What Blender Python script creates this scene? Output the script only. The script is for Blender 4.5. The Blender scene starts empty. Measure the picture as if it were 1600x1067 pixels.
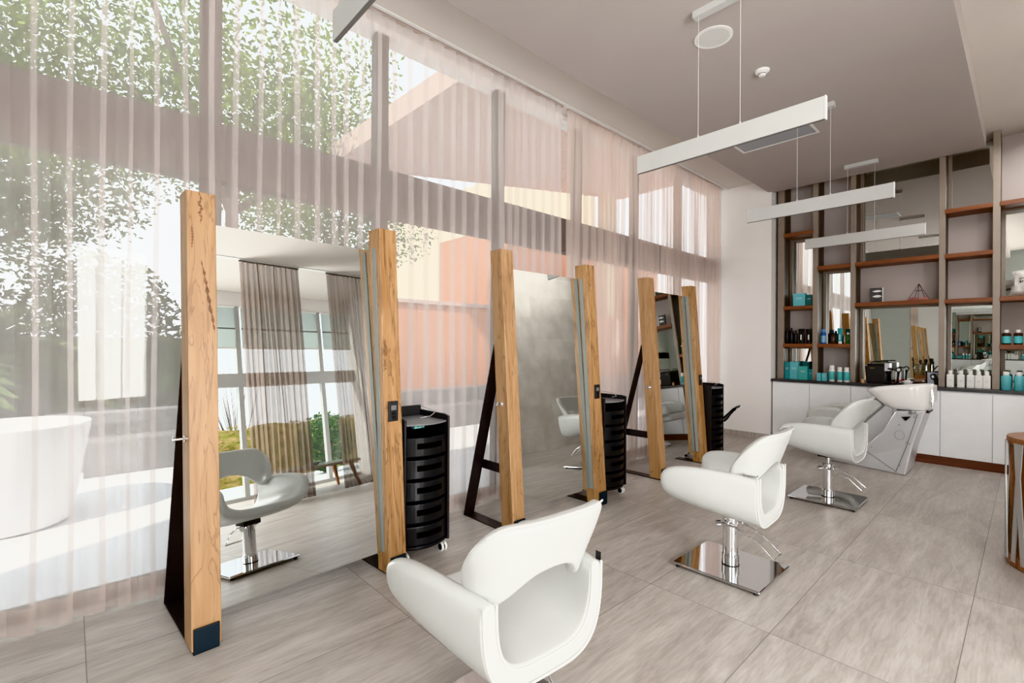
import bpy, bmesh, math, random
from mathutils import Vector, Matrix
R = random.Random(7)
PI = math.pi
scn = bpy.context.scene
C = scn.collection

# ------------------------------------------------------------------ materials
def _new(name):
    m = bpy.data.materials.new(name); m.use_nodes = True
    nt = m.node_tree; nt.nodes.clear()
    out = nt.nodes.new('ShaderNodeOutputMaterial')
    return m, nt, out

def mat(name, col, rough=.5, metal=0., bump=0., bscale=40., var=0., vscale=6., stretch=(1, 1, 1), spec=.5, coat=0.):
    m, nt, out = _new(name)
    b = nt.nodes.new('ShaderNodeBsdfPrincipled')
    b.inputs['Base Color'].default_value = (*col, 1)
    b.inputs['Roughness'].default_value = rough
    b.inputs['Metallic'].default_value = metal
    b.inputs['Specular IOR Level'].default_value = spec
    b.inputs['Coat Weight'].default_value = coat
    nt.links.new(b.outputs[0], out.inputs[0])
    tc = nt.nodes.new('ShaderNodeTexCoord'); mp = nt.nodes.new('ShaderNodeMapping')
    mp.inputs['Scale'].default_value = stretch
    nt.links.new(tc.outputs['Object'], mp.inputs[0])
    n = nt.nodes.new('ShaderNodeTexNoise'); n.inputs['Scale'].default_value = vscale; n.inputs['Detail'].default_value = 5
    nt.links.new(mp.outputs[0], n.inputs['Vector'])
    v = max(var, .02)
    cr = nt.nodes.new('ShaderNodeValToRGB')
    cr.color_ramp.elements[0].position = .3; cr.color_ramp.elements[1].position = .7
    cr.color_ramp.elements[0].color = (*[c * (1 - v) for c in col], 1)
    cr.color_ramp.elements[1].color = (*[min(1, c * (1 + v)) for c in col], 1)
    nt.links.new(n.outputs['Fac'], cr.inputs[0]); nt.links.new(cr.outputs[0], b.inputs['Base Color'])
    if bump:
        n2 = nt.nodes.new('ShaderNodeTexNoise'); n2.inputs['Scale'].default_value = bscale
        nt.links.new(mp.outputs[0], n2.inputs['Vector'])
        bp = nt.nodes.new('ShaderNodeBump'); bp.inputs['Strength'].default_value = bump; bp.inputs['Distance'].default_value = .01
        nt.links.new(n2.outputs['Fac'], bp.inputs['Height']); nt.links.new(bp.outputs[0], b.inputs['Normal'])
    return m

def wood(name, c1, c2, c3, scale=1., axis='Z', rough=.45, coords='Object', veins=.5):
    """streaked timber: grain runs along axis"""
    m, nt, out = _new(name)
    b = nt.nodes.new('ShaderNodeBsdfPrincipled'); b.inputs['Roughness'].default_value = rough
    nt.links.new(b.outputs[0], out.inputs[0])
    tc = nt.nodes.new('ShaderNodeTexCoord'); oi = nt.nodes.new('ShaderNodeObjectInfo')
    add = nt.nodes.new('ShaderNodeVectorMath'); add.operation = 'MULTIPLY_ADD'
    comb = nt.nodes.new('ShaderNodeCombineXYZ')
    nt.links.new(oi.outputs['Random'], comb.inputs[0]); nt.links.new(oi.outputs['Random'], comb.inputs[1]); nt.links.new(oi.outputs['Random'], comb.inputs[2])
    add.inputs[1].default_value = (9, 7, 13)
    nt.links.new(comb.outputs[0], add.inputs[0]); nt.links.new(tc.outputs[coords], add.inputs[2])
    mp = nt.nodes.new('ShaderNodeMapping')
    s = [14 * scale] * 3; s['XYZ'.index(axis)] = 1.1 * scale
    mp.inputs['Scale'].default_value = s
    nt.links.new(add.outputs[0], mp.inputs[0])
    n = nt.nodes.new('ShaderNodeTexNoise'); n.inputs['Scale'].default_value = 1.6; n.inputs['Detail'].default_value = 6; n.inputs['Distortion'].default_value = 1.2
    nt.links.new(mp.outputs[0], n.inputs['Vector'])
    cr = nt.nodes.new('ShaderNodeValToRGB')
    e = cr.color_ramp.elements
    e[0].position = .30; e[0].color = (*c2, 1); e[1].position = .68; e[1].color = (*c1, 1)
    nt.links.new(n.outputs['Fac'], cr.inputs[0])
    # dark veins
    n2 = nt.nodes.new('ShaderNodeTexNoise'); n2.inputs['Scale'].default_value = .9; n2.inputs['Detail'].default_value = 3; n2.inputs['Distortion'].default_value = 2.2
    nt.links.new(mp.outputs[0], n2.inputs['Vector'])
    cr2 = nt.nodes.new('ShaderNodeValToRGB'); f = cr2.color_ramp.elements
    f[0].position = .47; f[0].color = (0, 0, 0, 1); f[1].position = .5; f[1].color = (veins, veins, veins, 1)
    g = cr2.color_ramp.elements.new(.53); g.color = (0, 0, 0, 1)
    nt.links.new(n2.outputs['Fac'], cr2.inputs[0])
    mx = nt.nodes.new('ShaderNodeMix'); mx.data_type = 'RGBA'
    nt.links.new(cr2.outputs[0], mx.inputs[0]); nt.links.new(cr.outputs[0], mx.inputs[6]); mx.inputs[7].default_value = (*c3, 1)
    nt.links.new(mx.outputs[2], b.inputs['Base Color'])
    bp = nt.nodes.new('ShaderNodeBump'); bp.inputs['Strength'].default_value = .12; bp.inputs['Distance'].default_value = .004
    nt.links.new(n.outputs['Fac'], bp.inputs['Height']); nt.links.new(bp.outputs[0], b.inputs['Normal'])
    return m

def mirror_mat(name, col=(.80, .82, .81)):
    m, nt, out = _new(name)
    g = nt.nodes.new('ShaderNodeBsdfGlossy'); g.inputs['Roughness'].default_value = 0.0
    g.inputs['Color'].default_value = (*col, 1)
    nt.links.new(g.outputs[0], out.inputs[0]); return m

def glass_mat(name, tint=(.97, .985, .98), refl=.06):
    m, nt, out = _new(name)
    t = nt.nodes.new('ShaderNodeBsdfTransparent'); t.inputs[0].default_value = (*tint, 1)
    g = nt.nodes.new('ShaderNodeBsdfGlossy'); g.inputs['Roughness'].default_value = .02
    mx = nt.nodes.new('ShaderNodeMixShader'); mx.inputs[0].default_value = refl
    nt.links.new(t.outputs[0], mx.inputs[1]); nt.links.new(g.outputs[0], mx.inputs[2]); nt.links.new(mx.outputs[0], out.inputs[0])
    return m

def sheer_mat(name, col, opac, transl=.6, weave=.05):
    m, nt, out = _new(name)
    d = nt.nodes.new('ShaderNodeBsdfDiffuse'); d.inputs[0].default_value = (*col, 1)
    t = nt.nodes.new('ShaderNodeBsdfTranslucent'); t.inputs[0].default_value = (*col, 1)
    mx = nt.nodes.new('ShaderNodeMixShader'); mx.inputs[0].default_value = transl
    nt.links.new(d.outputs[0], mx.inputs[1]); nt.links.new(t.outputs[0], mx.inputs[2])
    tr = nt.nodes.new('ShaderNodeBsdfTransparent')
    m2 = nt.nodes.new('ShaderNodeMixShader')
    m2.inputs[0].default_value = opac
    nt.links.new(tr.outputs[0], m2.inputs[1]); nt.links.new(mx.outputs[0], m2.inputs[2]); nt.links.new(m2.outputs[0], out.inputs[0])
    return m

def floor_mat():
    m, nt, out = _new('travertine_floor_tile')
    N, L = nt.nodes, nt.links
    b = N.new('ShaderNodeBsdfPrincipled'); L.new(b.outputs[0], out.inputs[0])
    b.inputs['Roughness'].default_value = .36; b.inputs['Specular IOR Level'].default_value = .45
    tc = N.new('ShaderNodeTexCoord')
    sx = N.new('ShaderNodeSeparateXYZ'); L.new(tc.outputs['Object'], sx.inputs[0])
    def math_(op, a, bb=None):
        n = N.new('ShaderNodeMath'); n.operation = op
        for i, v in enumerate((a, bb)):
            if v is None: continue
            if isinstance(v, (int, float)): n.inputs[i].default_value = v
            else: L.new(v, n.inputs[i])
        return n.outputs[0]
    def line(axis, off, step, w):
        t = math_('DIVIDE', math_('SUBTRACT', axis, off), step)
        fr = math_('SUBTRACT', t, math_('FLOOR', t))
        d = math_('MINIMUM', fr, math_('SUBTRACT', 1.0, fr))
        return math_('LESS_THAN', d, w / step), math_('FLOOR', t)
    lx, ix = line(sx.outputs[0], -.855, .648, .0016)
    ly, iy = line(sx.outputs[1], 2.505, 1.225, .0016)
    grout = math_('MAXIMUM', lx, ly)
    # per tile shift of the stone pattern
    cid = N.new('ShaderNodeCombineXYZ'); L.new(ix, cid.inputs[0]); L.new(iy, cid.inputs[1])
    wn = N.new('ShaderNodeTexWhiteNoise'); wn.noise_dimensions = '3D'; L.new(cid.outputs[0], wn.inputs['Vector'])
    sh = N.new('ShaderNodeVectorMath'); sh.operation = 'MULTIPLY_ADD'; sh.inputs[1].default_value = (5, 5, 5)
    L.new(wn.outputs['Color'], sh.inputs[0]); L.new(tc.outputs['Object'], sh.inputs[2])
    mp = N.new('ShaderNodeMapping'); mp.inputs['Scale'].default_value = (4.5, .7, 1); mp.inputs['Rotation'].default_value = (0, 0, .05)
    L.new(sh.outputs[0], mp.inputs[0])
    n1 = N.new('ShaderNodeTexNoise'); n1.inputs['Scale'].default_value = 1.5; n1.inputs['Detail'].default_value = 9; n1.inputs['Roughness'].default_value = .68; n1.inputs['Distortion'].default_value = .9
    L.new(mp.outputs[0], n1.inputs['Vector'])
    cr = N.new('ShaderNodeValToRGB'); e = cr.color_ramp.elements
    e[0].position = .26; e[0].color = (.315, .285, .262, 1); e[1].position = .76; e[1].color = (.55, .52, .495, 1)
    mid = e.new(.5); mid.color = (.43, .398, .372, 1)
    L.new(n1.outputs['Fac'], cr.inputs[0])
    mp2 = N.new('ShaderNodeMapping'); mp2.inputs['Scale'].default_value = (38, 4.0, 1); L.new(sh.outputs[0], mp2.inputs[0])
    n2 = N.new('ShaderNodeTexNoise'); n2.inputs['Scale'].default_value = 1.5; n2.inputs['Detail'].default_value = 6; n2.inputs['Distortion'].default_value = .8
    L.new(mp2.outputs[0], n2.inputs['Vector'])
    cr2 = N.new('ShaderNodeValToRGB'); f = cr2.color_ramp.elements
    f[0].position = .30; f[0].color = (.80, .78, .76, 1); f[1].position = .60; f[1].color = (1.05, 1.05, 1.05, 1)
    L.new(n2.outputs['Fac'], cr2.inputs[0])
    mul = N.new('ShaderNodeMix'); mul.data_type = 'RGBA'; mul.blend_type = 'MULTIPLY'; mul.inputs[0].default_value = .8
    L.new(cr.outputs[0], mul.inputs[6]); L.new(cr2.outputs[0], mul.inputs[7])
    mg = N.new('ShaderNodeMix'); mg.data_type = 'RGBA'; L.new(grout, mg.inputs[0]); L.new(mul.outputs[2], mg.inputs[6]); mg.inputs[7].default_value = (.16, .14, .125, 1)
    L.new(mg.outputs[2], b.inputs['Base Color'])
    rr = N.new('ShaderNodeMapRange'); rr.inputs[3].default_value = .28; rr.inputs[4].default_value = .48
    L.new(n2.outputs['Fac'], rr.inputs[0]); L.new(rr.outputs[0], b.inputs['Roughness'])
    bp = N.new('ShaderNodeBump'); bp.inputs['Strength'].default_value = .15; bp.inputs['Distance'].default_value = .003
    L.new(n2.outputs['Fac'], bp.inputs['Height']); L.new(bp.outputs[0], b.inputs['Normal'])
    return m

def stone_mat():
    m, nt, out = _new('travertine_block_wall'); N, L = nt.nodes, nt.links
    b = N.new('ShaderNodeBsdfPrincipled'); b.inputs['Roughness'].default_value = .7; L.new(b.outputs[0], out.inputs[0])
    tc = N.new('ShaderNodeTexCoord'); sp = N.new('ShaderNodeSeparateXYZ'); cb = N.new('ShaderNodeCombineXYZ')
    L.new(tc.outputs['Object'], sp.inputs[0]); L.new(sp.outputs[1], cb.inputs[0]); L.new(sp.outputs[2], cb.inputs[1])
    br = N.new('ShaderNodeTexBrick'); br.inputs['Scale'].default_value = 1.0
    br.inputs['Brick Width'].default_value = .62; br.inputs['Row Height'].default_value = .42; br.inputs['Mortar Size'].default_value = .006
    br.inputs['Color1'].default_value = (.82, .79, .75, 1); br.inputs['Color2'].default_value = (.70, .67, .63, 1); br.inputs['Mortar'].default_value = (.74, .715, .68, 1)
    L.new(cb.outputs[0], br.inputs['Vector'])
    n = N.new('ShaderNodeTexNoise'); n.inputs['Scale'].default_value = 3; n.inputs['Detail'].default_value = 7; L.new(tc.outputs['Object'], n.inputs['Vector'])
    cr = N.new('ShaderNodeValToRGB'); cr.color_ramp.elements[0].position = .3; cr.color_ramp.elements[0].color = (.78, .77, .75, 1); cr.color_ramp.elements[1].position = .7; cr.color_ramp.elements[1].color = (1.1, 1.1, 1.1, 1)
    L.new(n.outputs['Fac'], cr.inputs[0])
    mx = N.new('ShaderNodeMix'); mx.data_type = 'RGBA'; mx.blend_type = 'MULTIPLY'; mx.inputs[0].default_value = .8
    L.new(br.outputs['Color'], mx.inputs[6]); L.new(cr.outputs[0], mx.inputs[7]); L.new(mx.outputs[2], b.inputs['Base Color'])
    return m

def leaf_mat(name, c1, c2, sc=3.):
    m, nt, out = _new(name); N, L = nt.nodes, nt.links
    d = N.new('ShaderNodeBsdfDiffuse'); t = N.new('ShaderNodeBsdfTranslucent'); mx = N.new('ShaderNodeMixShader'); mx.inputs[0].default_value = .4
    tc = N.new('ShaderNodeTexCoord'); n = N.new('ShaderNodeTexNoise'); n.inputs['Scale'].default_value = sc
    L.new(tc.outputs['Object'], n.inputs['Vector'])
    cr = N.new('ShaderNodeValToRGB'); cr.color_ramp.elements[0].position = .35; cr.color_ramp.elements[0].color = (*c1, 1); cr.color_ramp.elements[1].position = .65; cr.color_ramp.elements[1].color = (*c2, 1)
    L.new(n.outputs['Fac'], cr.inputs[0]); L.new(cr.outputs[0], d.inputs[0]); L.new(cr.outputs[0], t.inputs[0])
    L.new(d.outputs[0], mx.inputs[1]); L.new(t.outputs[0], mx.inputs[2]); L.new(mx.outputs[0], out.inputs[0])
    return m

def banded(name, bands, axis=2, rough=.35):
    """flat printed bands along an object axis: list of (from_height, colour)"""
    m, nt, out = _new(name); N, L = nt.nodes, nt.links
    b = N.new('ShaderNodeBsdfPrincipled'); b.inputs['Roughness'].default_value = rough; L.new(b.outputs[0], out.inputs[0])
    tc = N.new('ShaderNodeTexCoord'); sp = N.new('ShaderNodeSeparateXYZ'); L.new(tc.outputs['Object'], sp.inputs[0])
    cr = N.new('ShaderNodeValToRGB'); cr.color_ramp.interpolation = 'CONSTANT'
    e = cr.color_ramp.elements
    e[0].position = 0; e[0].color = (*bands[0][1], 1)
    e[1].position = bands[1][0]; e[1].color = (*bands[1][1], 1)
    for p, c in bands[2:]:
        k = e.new(p); k.color = (*c, 1)
    L.new(sp.outputs[axis], cr.inputs[0]); L.new(cr.outputs[0], b.inputs['Base Color'])
    return m

M = {}
M['floor'] = floor_mat()
M['stone'] = stone_mat()
M['ceiling'] = mat('mauve_grey_paint', (.44, .40, .385), .9, var=.02, vscale=1.5)
M['upper'] = mat('pale_warm_paint', (.66, .62, .585), .9, var=.02, vscale=1.5)
M['white_wall'] = mat('white_wall_paint', (.84, .825, .82), .85, var=.015, vscale=2)
M['niche'] = mat('mauve_niche_paint', (.50, .45, .435), .8, var=.03, vscale=2)
M['bronze'] = mat('taupe_metal_upright', (.29, .245, .21), .45, .1, var=.05)
M['dark_bronze'] = mat('dark_bronze_return', (.085, .07, .06), .45, .2)
M['front_wall'] = mat('sage_grey_paint', (.33, .35, .33), .9)
M['recess_shade'] = mat('painted_recess_shade', (.003, .003, .003), .9, spec=0.)  # near-black colour standing in for the shade inside drawer grips
M['shelfwood'] = wood('red_brown_shelf_wood', (.235, .085, .038), (.14, .045, .020), (.08, .028, .014), 1., 'X', .4, veins=.35)
M['kick'] = wood('dark_red_kick_wood', (.15, .055, .035), (.085, .03, .02), (.04, .015, .01), 1., 'X', .45)
M['post'] = wood('honey_streaked_timber', (.46, .275, .135), (.30, .155, .06), (.09, .04, .015), 1., 'Z', .42, veins=.7)
M['post_pale'] = wood('pale_streaked_timber', (.43, .265, .14), (.32, .18, .085), (.13, .06, .025), .9, 'Z', .42, veins=.5)
M['burl'] = mat('dark_burl_mark', (.17, .08, .035), .6, var=.5, vscale=40)
M['mirror'] = mirror_mat('silvered_mirror', (.74, .765, .755))
M['shelf_mirror'] = mirror_mat('shelf_mirror_glass', (.80, .82, .80))
M['steel_black'] = mat('blackened_steel', (.045, .04, .042), .38, .6, var=.1, vscale=8)
M['foot'] = mat('blue_black_steel', (.02, .032, .045), .3, .5, var=.1)
M['alu'] = mat('grey_green_aluminium', (.25, .265, .25), .65, .1, var=.04, stretch=(20, 20, 1))
M['alu2'] = mat('backing_board_grey', (.3, .29, .28), .6, 0)
M['chrome'] = mat('polished_chrome', (.80, .81, .83), .06, 1.)
M['chrome_plate'] = mat('mirror_polished_plate', (.70, .70, .71), .04, 1.)
M['leather'] = mat('white_leatherette', (.53, .545, .535), .34, bump=.05, bscale=260, var=.01, spec=.5)
M['piping'] = mat('white_piping', (.72, .725, .715), .4)
M['silver'] = mat('satin_silver_lacquer', (.66, .67, .70), .32, .3, var=.02)
M['ceramic'] = mat('white_glazed_ceramic', (.86, .86, .86), .1, coat=.5)
M['white_lacq'] = mat('white_lacquer_door', (.86, .88, .91), .3, var=.01)
M['granite'] = mat('dark_speckled_granite', (.065, .065, .07), .35, var=.45, vscale=260)
M['black_plastic'] = mat('gloss_black_plastic', (.010, .011, .013), .28, spec=.4)
M['black_matt'] = mat('matt_black_plastic', (.02, .02, .022), .55)
M['grey_plastic'] = mat('grey_plastic_tray', (.16, .165, .175), .4)
M['white_plastic'] = mat('white_plastic', (.76, .76, .75), .4)
M['pendant'] = mat('white_painted_aluminium', (.52, .525, .515), .5)
M['slit'] = mat('dark_diffuser_slit', (.15, .145, .14), .6)
M['grille'] = mat('grey_vent_louvre', (.36, .37, .40), .6, var=.1, vscale=120, stretch=(.1, 12, 1))
M['teal'] = mat('teal_carton', (.03, .27, .31), .35, var=.05)
M['teal_light'] = mat('light_teal_carton', (.14, .47, .53), .35, var=.05)
M['teal_dark'] = mat('dark_teal_carton', (.012, .10, .105), .4)
M['blue'] = mat('deep_blue_bottle', (.03, .10, .33), .25)
M['green'] = mat('dark_green_bottle', (.035, .11, .045), .25)
M['amber'] = mat('dark_brown_glass', (.03, .014, .01), .12)
M['frame'] = mat('grey_window_frame', (.17, .14, .125), .5, .1)
M['frame_light'] = mat('light_grey_frame', (.50, .51, .51), .5, .1)
M['glass'] = glass_mat('clear_window_glass')
M['sheer'] = sheer_mat('dusty_rose_voile', (.86, .80, .785), .35, .70)
M['sheer2'] = sheer_mat('dense_dusty_rose_voile', (.86, .765, .72), .42, .70)
M['hem'] = sheer_mat('doubled_voile_hem', (.66, .57, .535), .62, .55)
M['brown_sheer'] = sheer_mat('brown_voile', (.27, .205, .175), .74, .5)
M['blind'] = sheer_mat('pale_blind_cloth', (.55, .60, .58), .80, .6)
M['brown_hem'] = sheer_mat('brown_voile_hem', (.22, .165, .145), .85, .5)
M['terrace'] = mat('pale_terrace_paving', (.66, .67, .70), .7, var=.06, vscale=2)
M['dark_wall'] = mat('grey_garden_wall', (.17, .165, .175), .8, var=.12)
M['white_pot'] = mat('white_planter', (.80, .80, .82), .5)
M['terracotta'] = mat('terracotta_render', (.52, .27, .185), .85, var=.10, vscale=2.5, stretch=(1, 1, .2))
M['soffit'] = mat('rose_concrete_soffit', (.50, .40, .365), .85, var=.06)
M['lit_wall'] = mat('cream_render', (.88, .78, .60), .85, var=.05)
M['bark'] = mat('grey_brown_bark', (.16, .12, .10), .9, var=.25, vscale=9)
M['leaf'] = leaf_mat('bright_tree_leaves', (.045, .10, .025), (.22, .30, .07))
M['leaf2'] = leaf_mat('grey_green_leaves', (.04, .075, .04), (.14, .20, .10))
M['palm'] = leaf_mat('palm_fronds', (.05, .085, .045), (.15, .19, .10))
M['hedge'] = leaf_mat('hedge_leaves', (.015, .07, .015), (.06, .20, .04), 8)
M['bank'] = leaf_mat('dry_garden_bank', (.20, .20, .04), (.42, .30, .14), 2.5)
M['boundary'] = mat('grey_green_boundary_wall', (.22, .23, .21), .9, var=.2, vscale=1.5)
M['soil'] = mat('dark_soil', (.06, .045, .035), .95, var=.3)
M['towel'] = mat('pale_blue_towel', (.60, .70, .76), .9, bump=.3, bscale=120)
M['drumwood'] = wood('walnut_drum_wood', (.36, .16, .07), (.18, .065, .03), (.07, .025, .012), 1., 'Z', .4)
M['drumdark'] = mat('dark_drum_interior', (.05, .028, .02), .6)
M['strap'] = mat('brushed_grey_strap', (.50, .50, .50), .35, .6)

# ------------------------------------------------------------------ mesh helpers
class MB:
    def __init__(s): s.bm = bmesh.new()
    def hexa(s, p):           # p: 8 points, bottom 4 ccw then top 4
        v = [s.bm.verts.new(q) for q in p]
        for f in ((3, 2, 1, 0), (4, 5, 6, 7), (0, 1, 5, 4), (1, 2, 6, 5), (2, 3, 7, 6), (3, 0, 4, 7)):
            s.bm.faces.new([v[i] for i in f])
        return s
    def box(s, x0, x1, y0, y1, z0, z1):
        return s.hexa([(x0, y0, z0), (x1, y0, z0), (x1, y1, z0), (x0, y1, z0), (x0, y0, z1), (x1, y0, z1), (x1, y1, z1), (x0, y1, z1)])
    def lathe(s, prof, c=(0, 0, 0), n=24, mtx=None):
        rings = []
        c = Vector(c)
        for r, z in prof:
            ring = []
            for i in range(n):
                a = 2 * PI * i / n
                p = Vector((max(r, 1e-4) * math.cos(a), max(r, 1e-4) * math.sin(a), z))
                p = (mtx @ p) if mtx else p + c
                ring.append(s.bm.verts.new(p))
            rings.append(ring)
        for a, b in zip(rings, rings[1:]):
            for i in range(n):
                j = (i + 1) % n
                s.bm.faces.new((a[i], a[j], b[j], b[i]))
        s.bm.faces.new(list(reversed(rings[0]))); s.bm.faces.new(rings[-1])
        return s
    def cyl(s, p0, p1, r, n=16, r1=None):
        p0, p1 = Vector(p0), Vector(p1); d = p1 - p0
        q = d.to_track_quat('Z', 'Y').to_matrix().to_4x4(); q.translation = p0
        return s.lathe([(r, 0), (r1 if r1 is not None else r, d.length)], n=n, mtx=q)
    def tube(s, pts, r, n=8, closed=False):
        pts = [Vector(p) for p in pts]; rings = []
        L = len(pts); prev = None
        for k, p in enumerate(pts):
            a = pts[k - 1] if (k > 0 or closed) else p
            b = pts[(k + 1) % L] if (k < L - 1 or closed) else p
            t = (b - a).normalized()
            if prev is None:
                nrm = t.orthogonal().normalized()
            else:
                nrm = prev - t * prev.dot(t)
                nrm = nrm.normalized() if nrm.length > 1e-6 else t.orthogonal().normalized()
            prev = nrm; bi = t.cross(nrm)
            rr = r[k] if isinstance(r, (list, tuple)) else r
            rings.append([s.bm.verts.new(p + (nrm * math.cos(2 * PI * i / n) + bi * math.sin(2 * PI * i / n)) * rr) for i in range(n)])
        rng = list(zip(rings, rings[1:])) + ([(rings[-1], rings[0])] if closed else [])
        for a, b in rng:
            for i in range(n):
                j = (i + 1) % n; s.bm.faces.new((a[i], a[j], b[j], b[i]))
        if not closed:
            s.bm.faces.new(list(reversed(rings[0]))); s.bm.faces.new(rings[-1])
        return s
    def prism(s, poly, vec):
        a = [s.bm.verts.new(p) for p in poly]; vec = Vector(vec)
        b = [s.bm.verts.new(Vector(p) + vec) for p in poly]
        n = len(poly)
        s.bm.faces.new(list(reversed(a))); s.bm.faces.new(b)
        for i in range(n):
            j = (i + 1) % n; s.bm.faces.new((a[i], a[j], b[j], b[i]))
        return s
    def grid(s, rows, closed=False):
        V = [[s.bm.verts.new(p) for p in r] for r in rows]
        for a, b in zip(V, V[1:]):
            n = len(a)
            for i in range(n if closed else n - 1):
                j = (i + 1) % n; s.bm.faces.new((a[i], a[j], b[j], b[i]))
        return V

def obj(name, mb, m, parent=None, smooth=False, bevel=0., sub=0, label=None, solid=0., loc=None):
    bm = mb.bm
    bmesh.ops.recalc_face_normals(bm, faces=bm.faces)
    me = bpy.data.meshes.new(name); bm.to_mesh(me); bm.free()
    if smooth:
        for p in me.polygons: p.use_smooth = True
    me.materials.append(m)
    o = bpy.data.objects.new(name, me); C.objects.link(o)
    if parent: o.parent = parent
    if loc: o.location = loc
    if solid:
        md = o.modifiers.new('solid', 'SOLIDIFY'); md.thickness = solid; md.offset = 0
    if bevel:
        md = o.modifiers.new('bevel', 'BEVEL'); md.width = bevel; md.segments = 2; md.limit_method = 'ANGLE'; md.angle_limit = .6
    if sub:
        md = o.modifiers.new('sub', 'SUBSURF'); md.levels = sub; md.render_levels = sub
    if smooth and not sub:
        md = o.modifiers.new('ws', 'WEIGHTED_NORMAL') if False else None
        try:
            me.set_sharp_from_angle(angle=.7)
        except Exception:
            pass
    if label: o['label'] = label
    return o

def tag(o, label, cat, group=None, kind=None):
    o['label'] = label; o['category'] = cat
    if group: o['group'] = group
    if kind: o['kind'] = kind
    return o
def thing(name, label, cat, loc=(0, 0, 0), rotz=0., group=None):
    o = bpy.data.objects.new(name, None); C.objects.link(o); o.empty_display_size = .1
    o.location = loc; o.rotation_euler = (0, 0, rotz)
    return tag(o, label, cat, group)
def struct(name, mb, m, label=None, parent=None, **k):
    o = obj(name, mb, m, parent, **k); o['kind'] = 'structure'
    if label: o['label'] = label
    return o
def dup(root, loc, rotz=0., label=None, name=None):
    r = root.copy(); C.objects.link(r); r.location = loc; r.rotation_euler = (0, 0, rotz)
    if label: r['label'] = label
    for ch in list(root.children):
        c = ch.copy(); C.objects.link(c); c.parent = r
        for g in list(ch.children):
            d = g.copy(); C.objects.link(d); d.parent = c
    return r
def kid(root, name):
    return [c for c in root.children if c.name.split('.')[0] == name]

# ------------------------------------------------------------------ room shell
XC, XW, YP, YB = -3.225, -3.45, 7.557, 8.0       # curtain line, window plane, pier face, shelf back wall
ZC, ZU = 3.66, 3.85                            # dropped ceiling, upper ceiling
XR, YS, YF = 3.4, 5.3, -1.6                    # right window plane, stone wall start, wall behind
XS = .95

struct('floor', MB().box(XW - .1, XR + .1, YF - .1, YB + .15, -.15, 0), M['floor'], 'pale grey brown travertine tile floor')
struct('ceiling', MB().box(-2.62, -.344, YF, 7.62, ZC, ZU + .02), M['ceiling'], 'dropped mauve grey ceiling panel', bevel=.002)
struct('ceiling', MB().box(XW - .1, XR + .1, YF - .1, YB + .15, ZU, ZU + .15), M['upper'], 'upper ceiling around the dropped panel')
struct('wall_back', MB().box(XW - .1, XS + .2, YB, YB + .15, 0, ZU + .1), M['niche'], 'mauve back wall of the shelf niche')
struct('wall_corner', MB().box(XW - .1, -2.577, YP, YB, 0, ZU), M['white_wall'], 'white wall pier between the curtain and the shelves', bevel=.004)
struct('baseboard_back', MB().box(XC - .1, -2.577, YP - .012, YP, 0, .095), M['floor'], 'travertine skirting of the white pier')
struct('wall_right', MB().box(XS, XS + .15, YS, YB, 0, ZU), M['stone'], 'wall of large pale travertine blocks')
struct('wall_far_right', MB().box(XS + .15, XR + .1, YS, YS + .15, 0, ZU), M['white_wall'])
struct('wall_front', MB().box(XW - .1, XR + .1, YF - .15, YF, 0, ZU), M['front_wall'])
struct('wall_left', MB().box(XW - .1, XW + .06, YF, YP, ZU - .05, ZU + .05), M['white_wall'])

# left curtain wall: mullions, thick transom, panes
ZT0, ZT1 = 2.40, 2.76
struct('trim_1', MB().box(XW - .09, XW + .05, YF, YP, ZT0, ZT1), M['frame'], 'thick grey transom beam across the window wall', bevel=.006)
struct('trim_2', MB().box(XW - .05, XW + .05, YF, YP, 0, .05), M['frame'])
muls = [-1.6, -.52, .632, 1.77, 2.99, 4.15, 5.30, 6.42, 7.53]
for i, (a, b) in enumerate(zip(muls, muls[1:])):
    w0 = .04 if i < 3 else .07
    r = bpy.data.objects.new('window_%d' % (i + 1), None); C.objects.link(r); r['kind'] = 'structure'
    r.location = (XW, a, 0)
    L = b - a
    fr = MB(); fr.box(-.04, .04, -.055, .055, 0.05, ZT0); fr.box(-.04, .04, -.055, .055, ZT1, ZU - .05)
    obj('window_frame', fr, M['frame'], r, bevel=.004)
    obj('window_pane', MB().box(-.006, .006, .055, L - .055, .05, ZT0), M['glass'], r)
    obj('window_pane', MB().box(-.006, .006, .055, L - .055, ZT1, ZU - .05), M['glass'], r)

# right window wall, seen only in the mirrors
ZR0, ZR1 = 1.88, 2.11
ZL = 3.54
struct('ceiling', MB().box(.35, XR + .1, YF, YS, ZL, ZU), M['upper'], 'lower ceiling of the lounge side')
struct('trim_3', MB().box(XR - .05, XR + .08, YF, YS, ZR0, ZR1), M['frame_light'], 'transom of the garden window')
struct('trim_4', MB().box(XR - .05, XR + .08, YF, YS, 3.29, ZU), M['white_wall'])
rm = [-.05, 1.45, 3.1, 4.6, YS]
struct('wall_lounge', MB().box(XR - .05, XR + .1, YF, -.05, 0, ZU), M['front_wall'])
for i, (a, b) in enumerate(zip(rm, rm[1:])):
    r = bpy.data.objects.new('window_%d' % (i + 21), None); C.objects.link(r); r['kind'] = 'structure'; r.location = (XR, a, 0)
    L = b - a
    fr = MB(); fr.box(-.04, .04, -.04, .04, 0, 3.29); fr.box(-.04, .04, .04, L - .04, 0, .06)
    obj('window_frame', fr, M['frame_light'], r)
    obj('window_pane', MB().box(-.006, .006, .04, L - .04, .06, ZR0), M['glass'], r)
    obj('window_pane', MB().box(-.006, .006, .04, L - .04, ZR1, 3.29), M['glass'], r)

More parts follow.
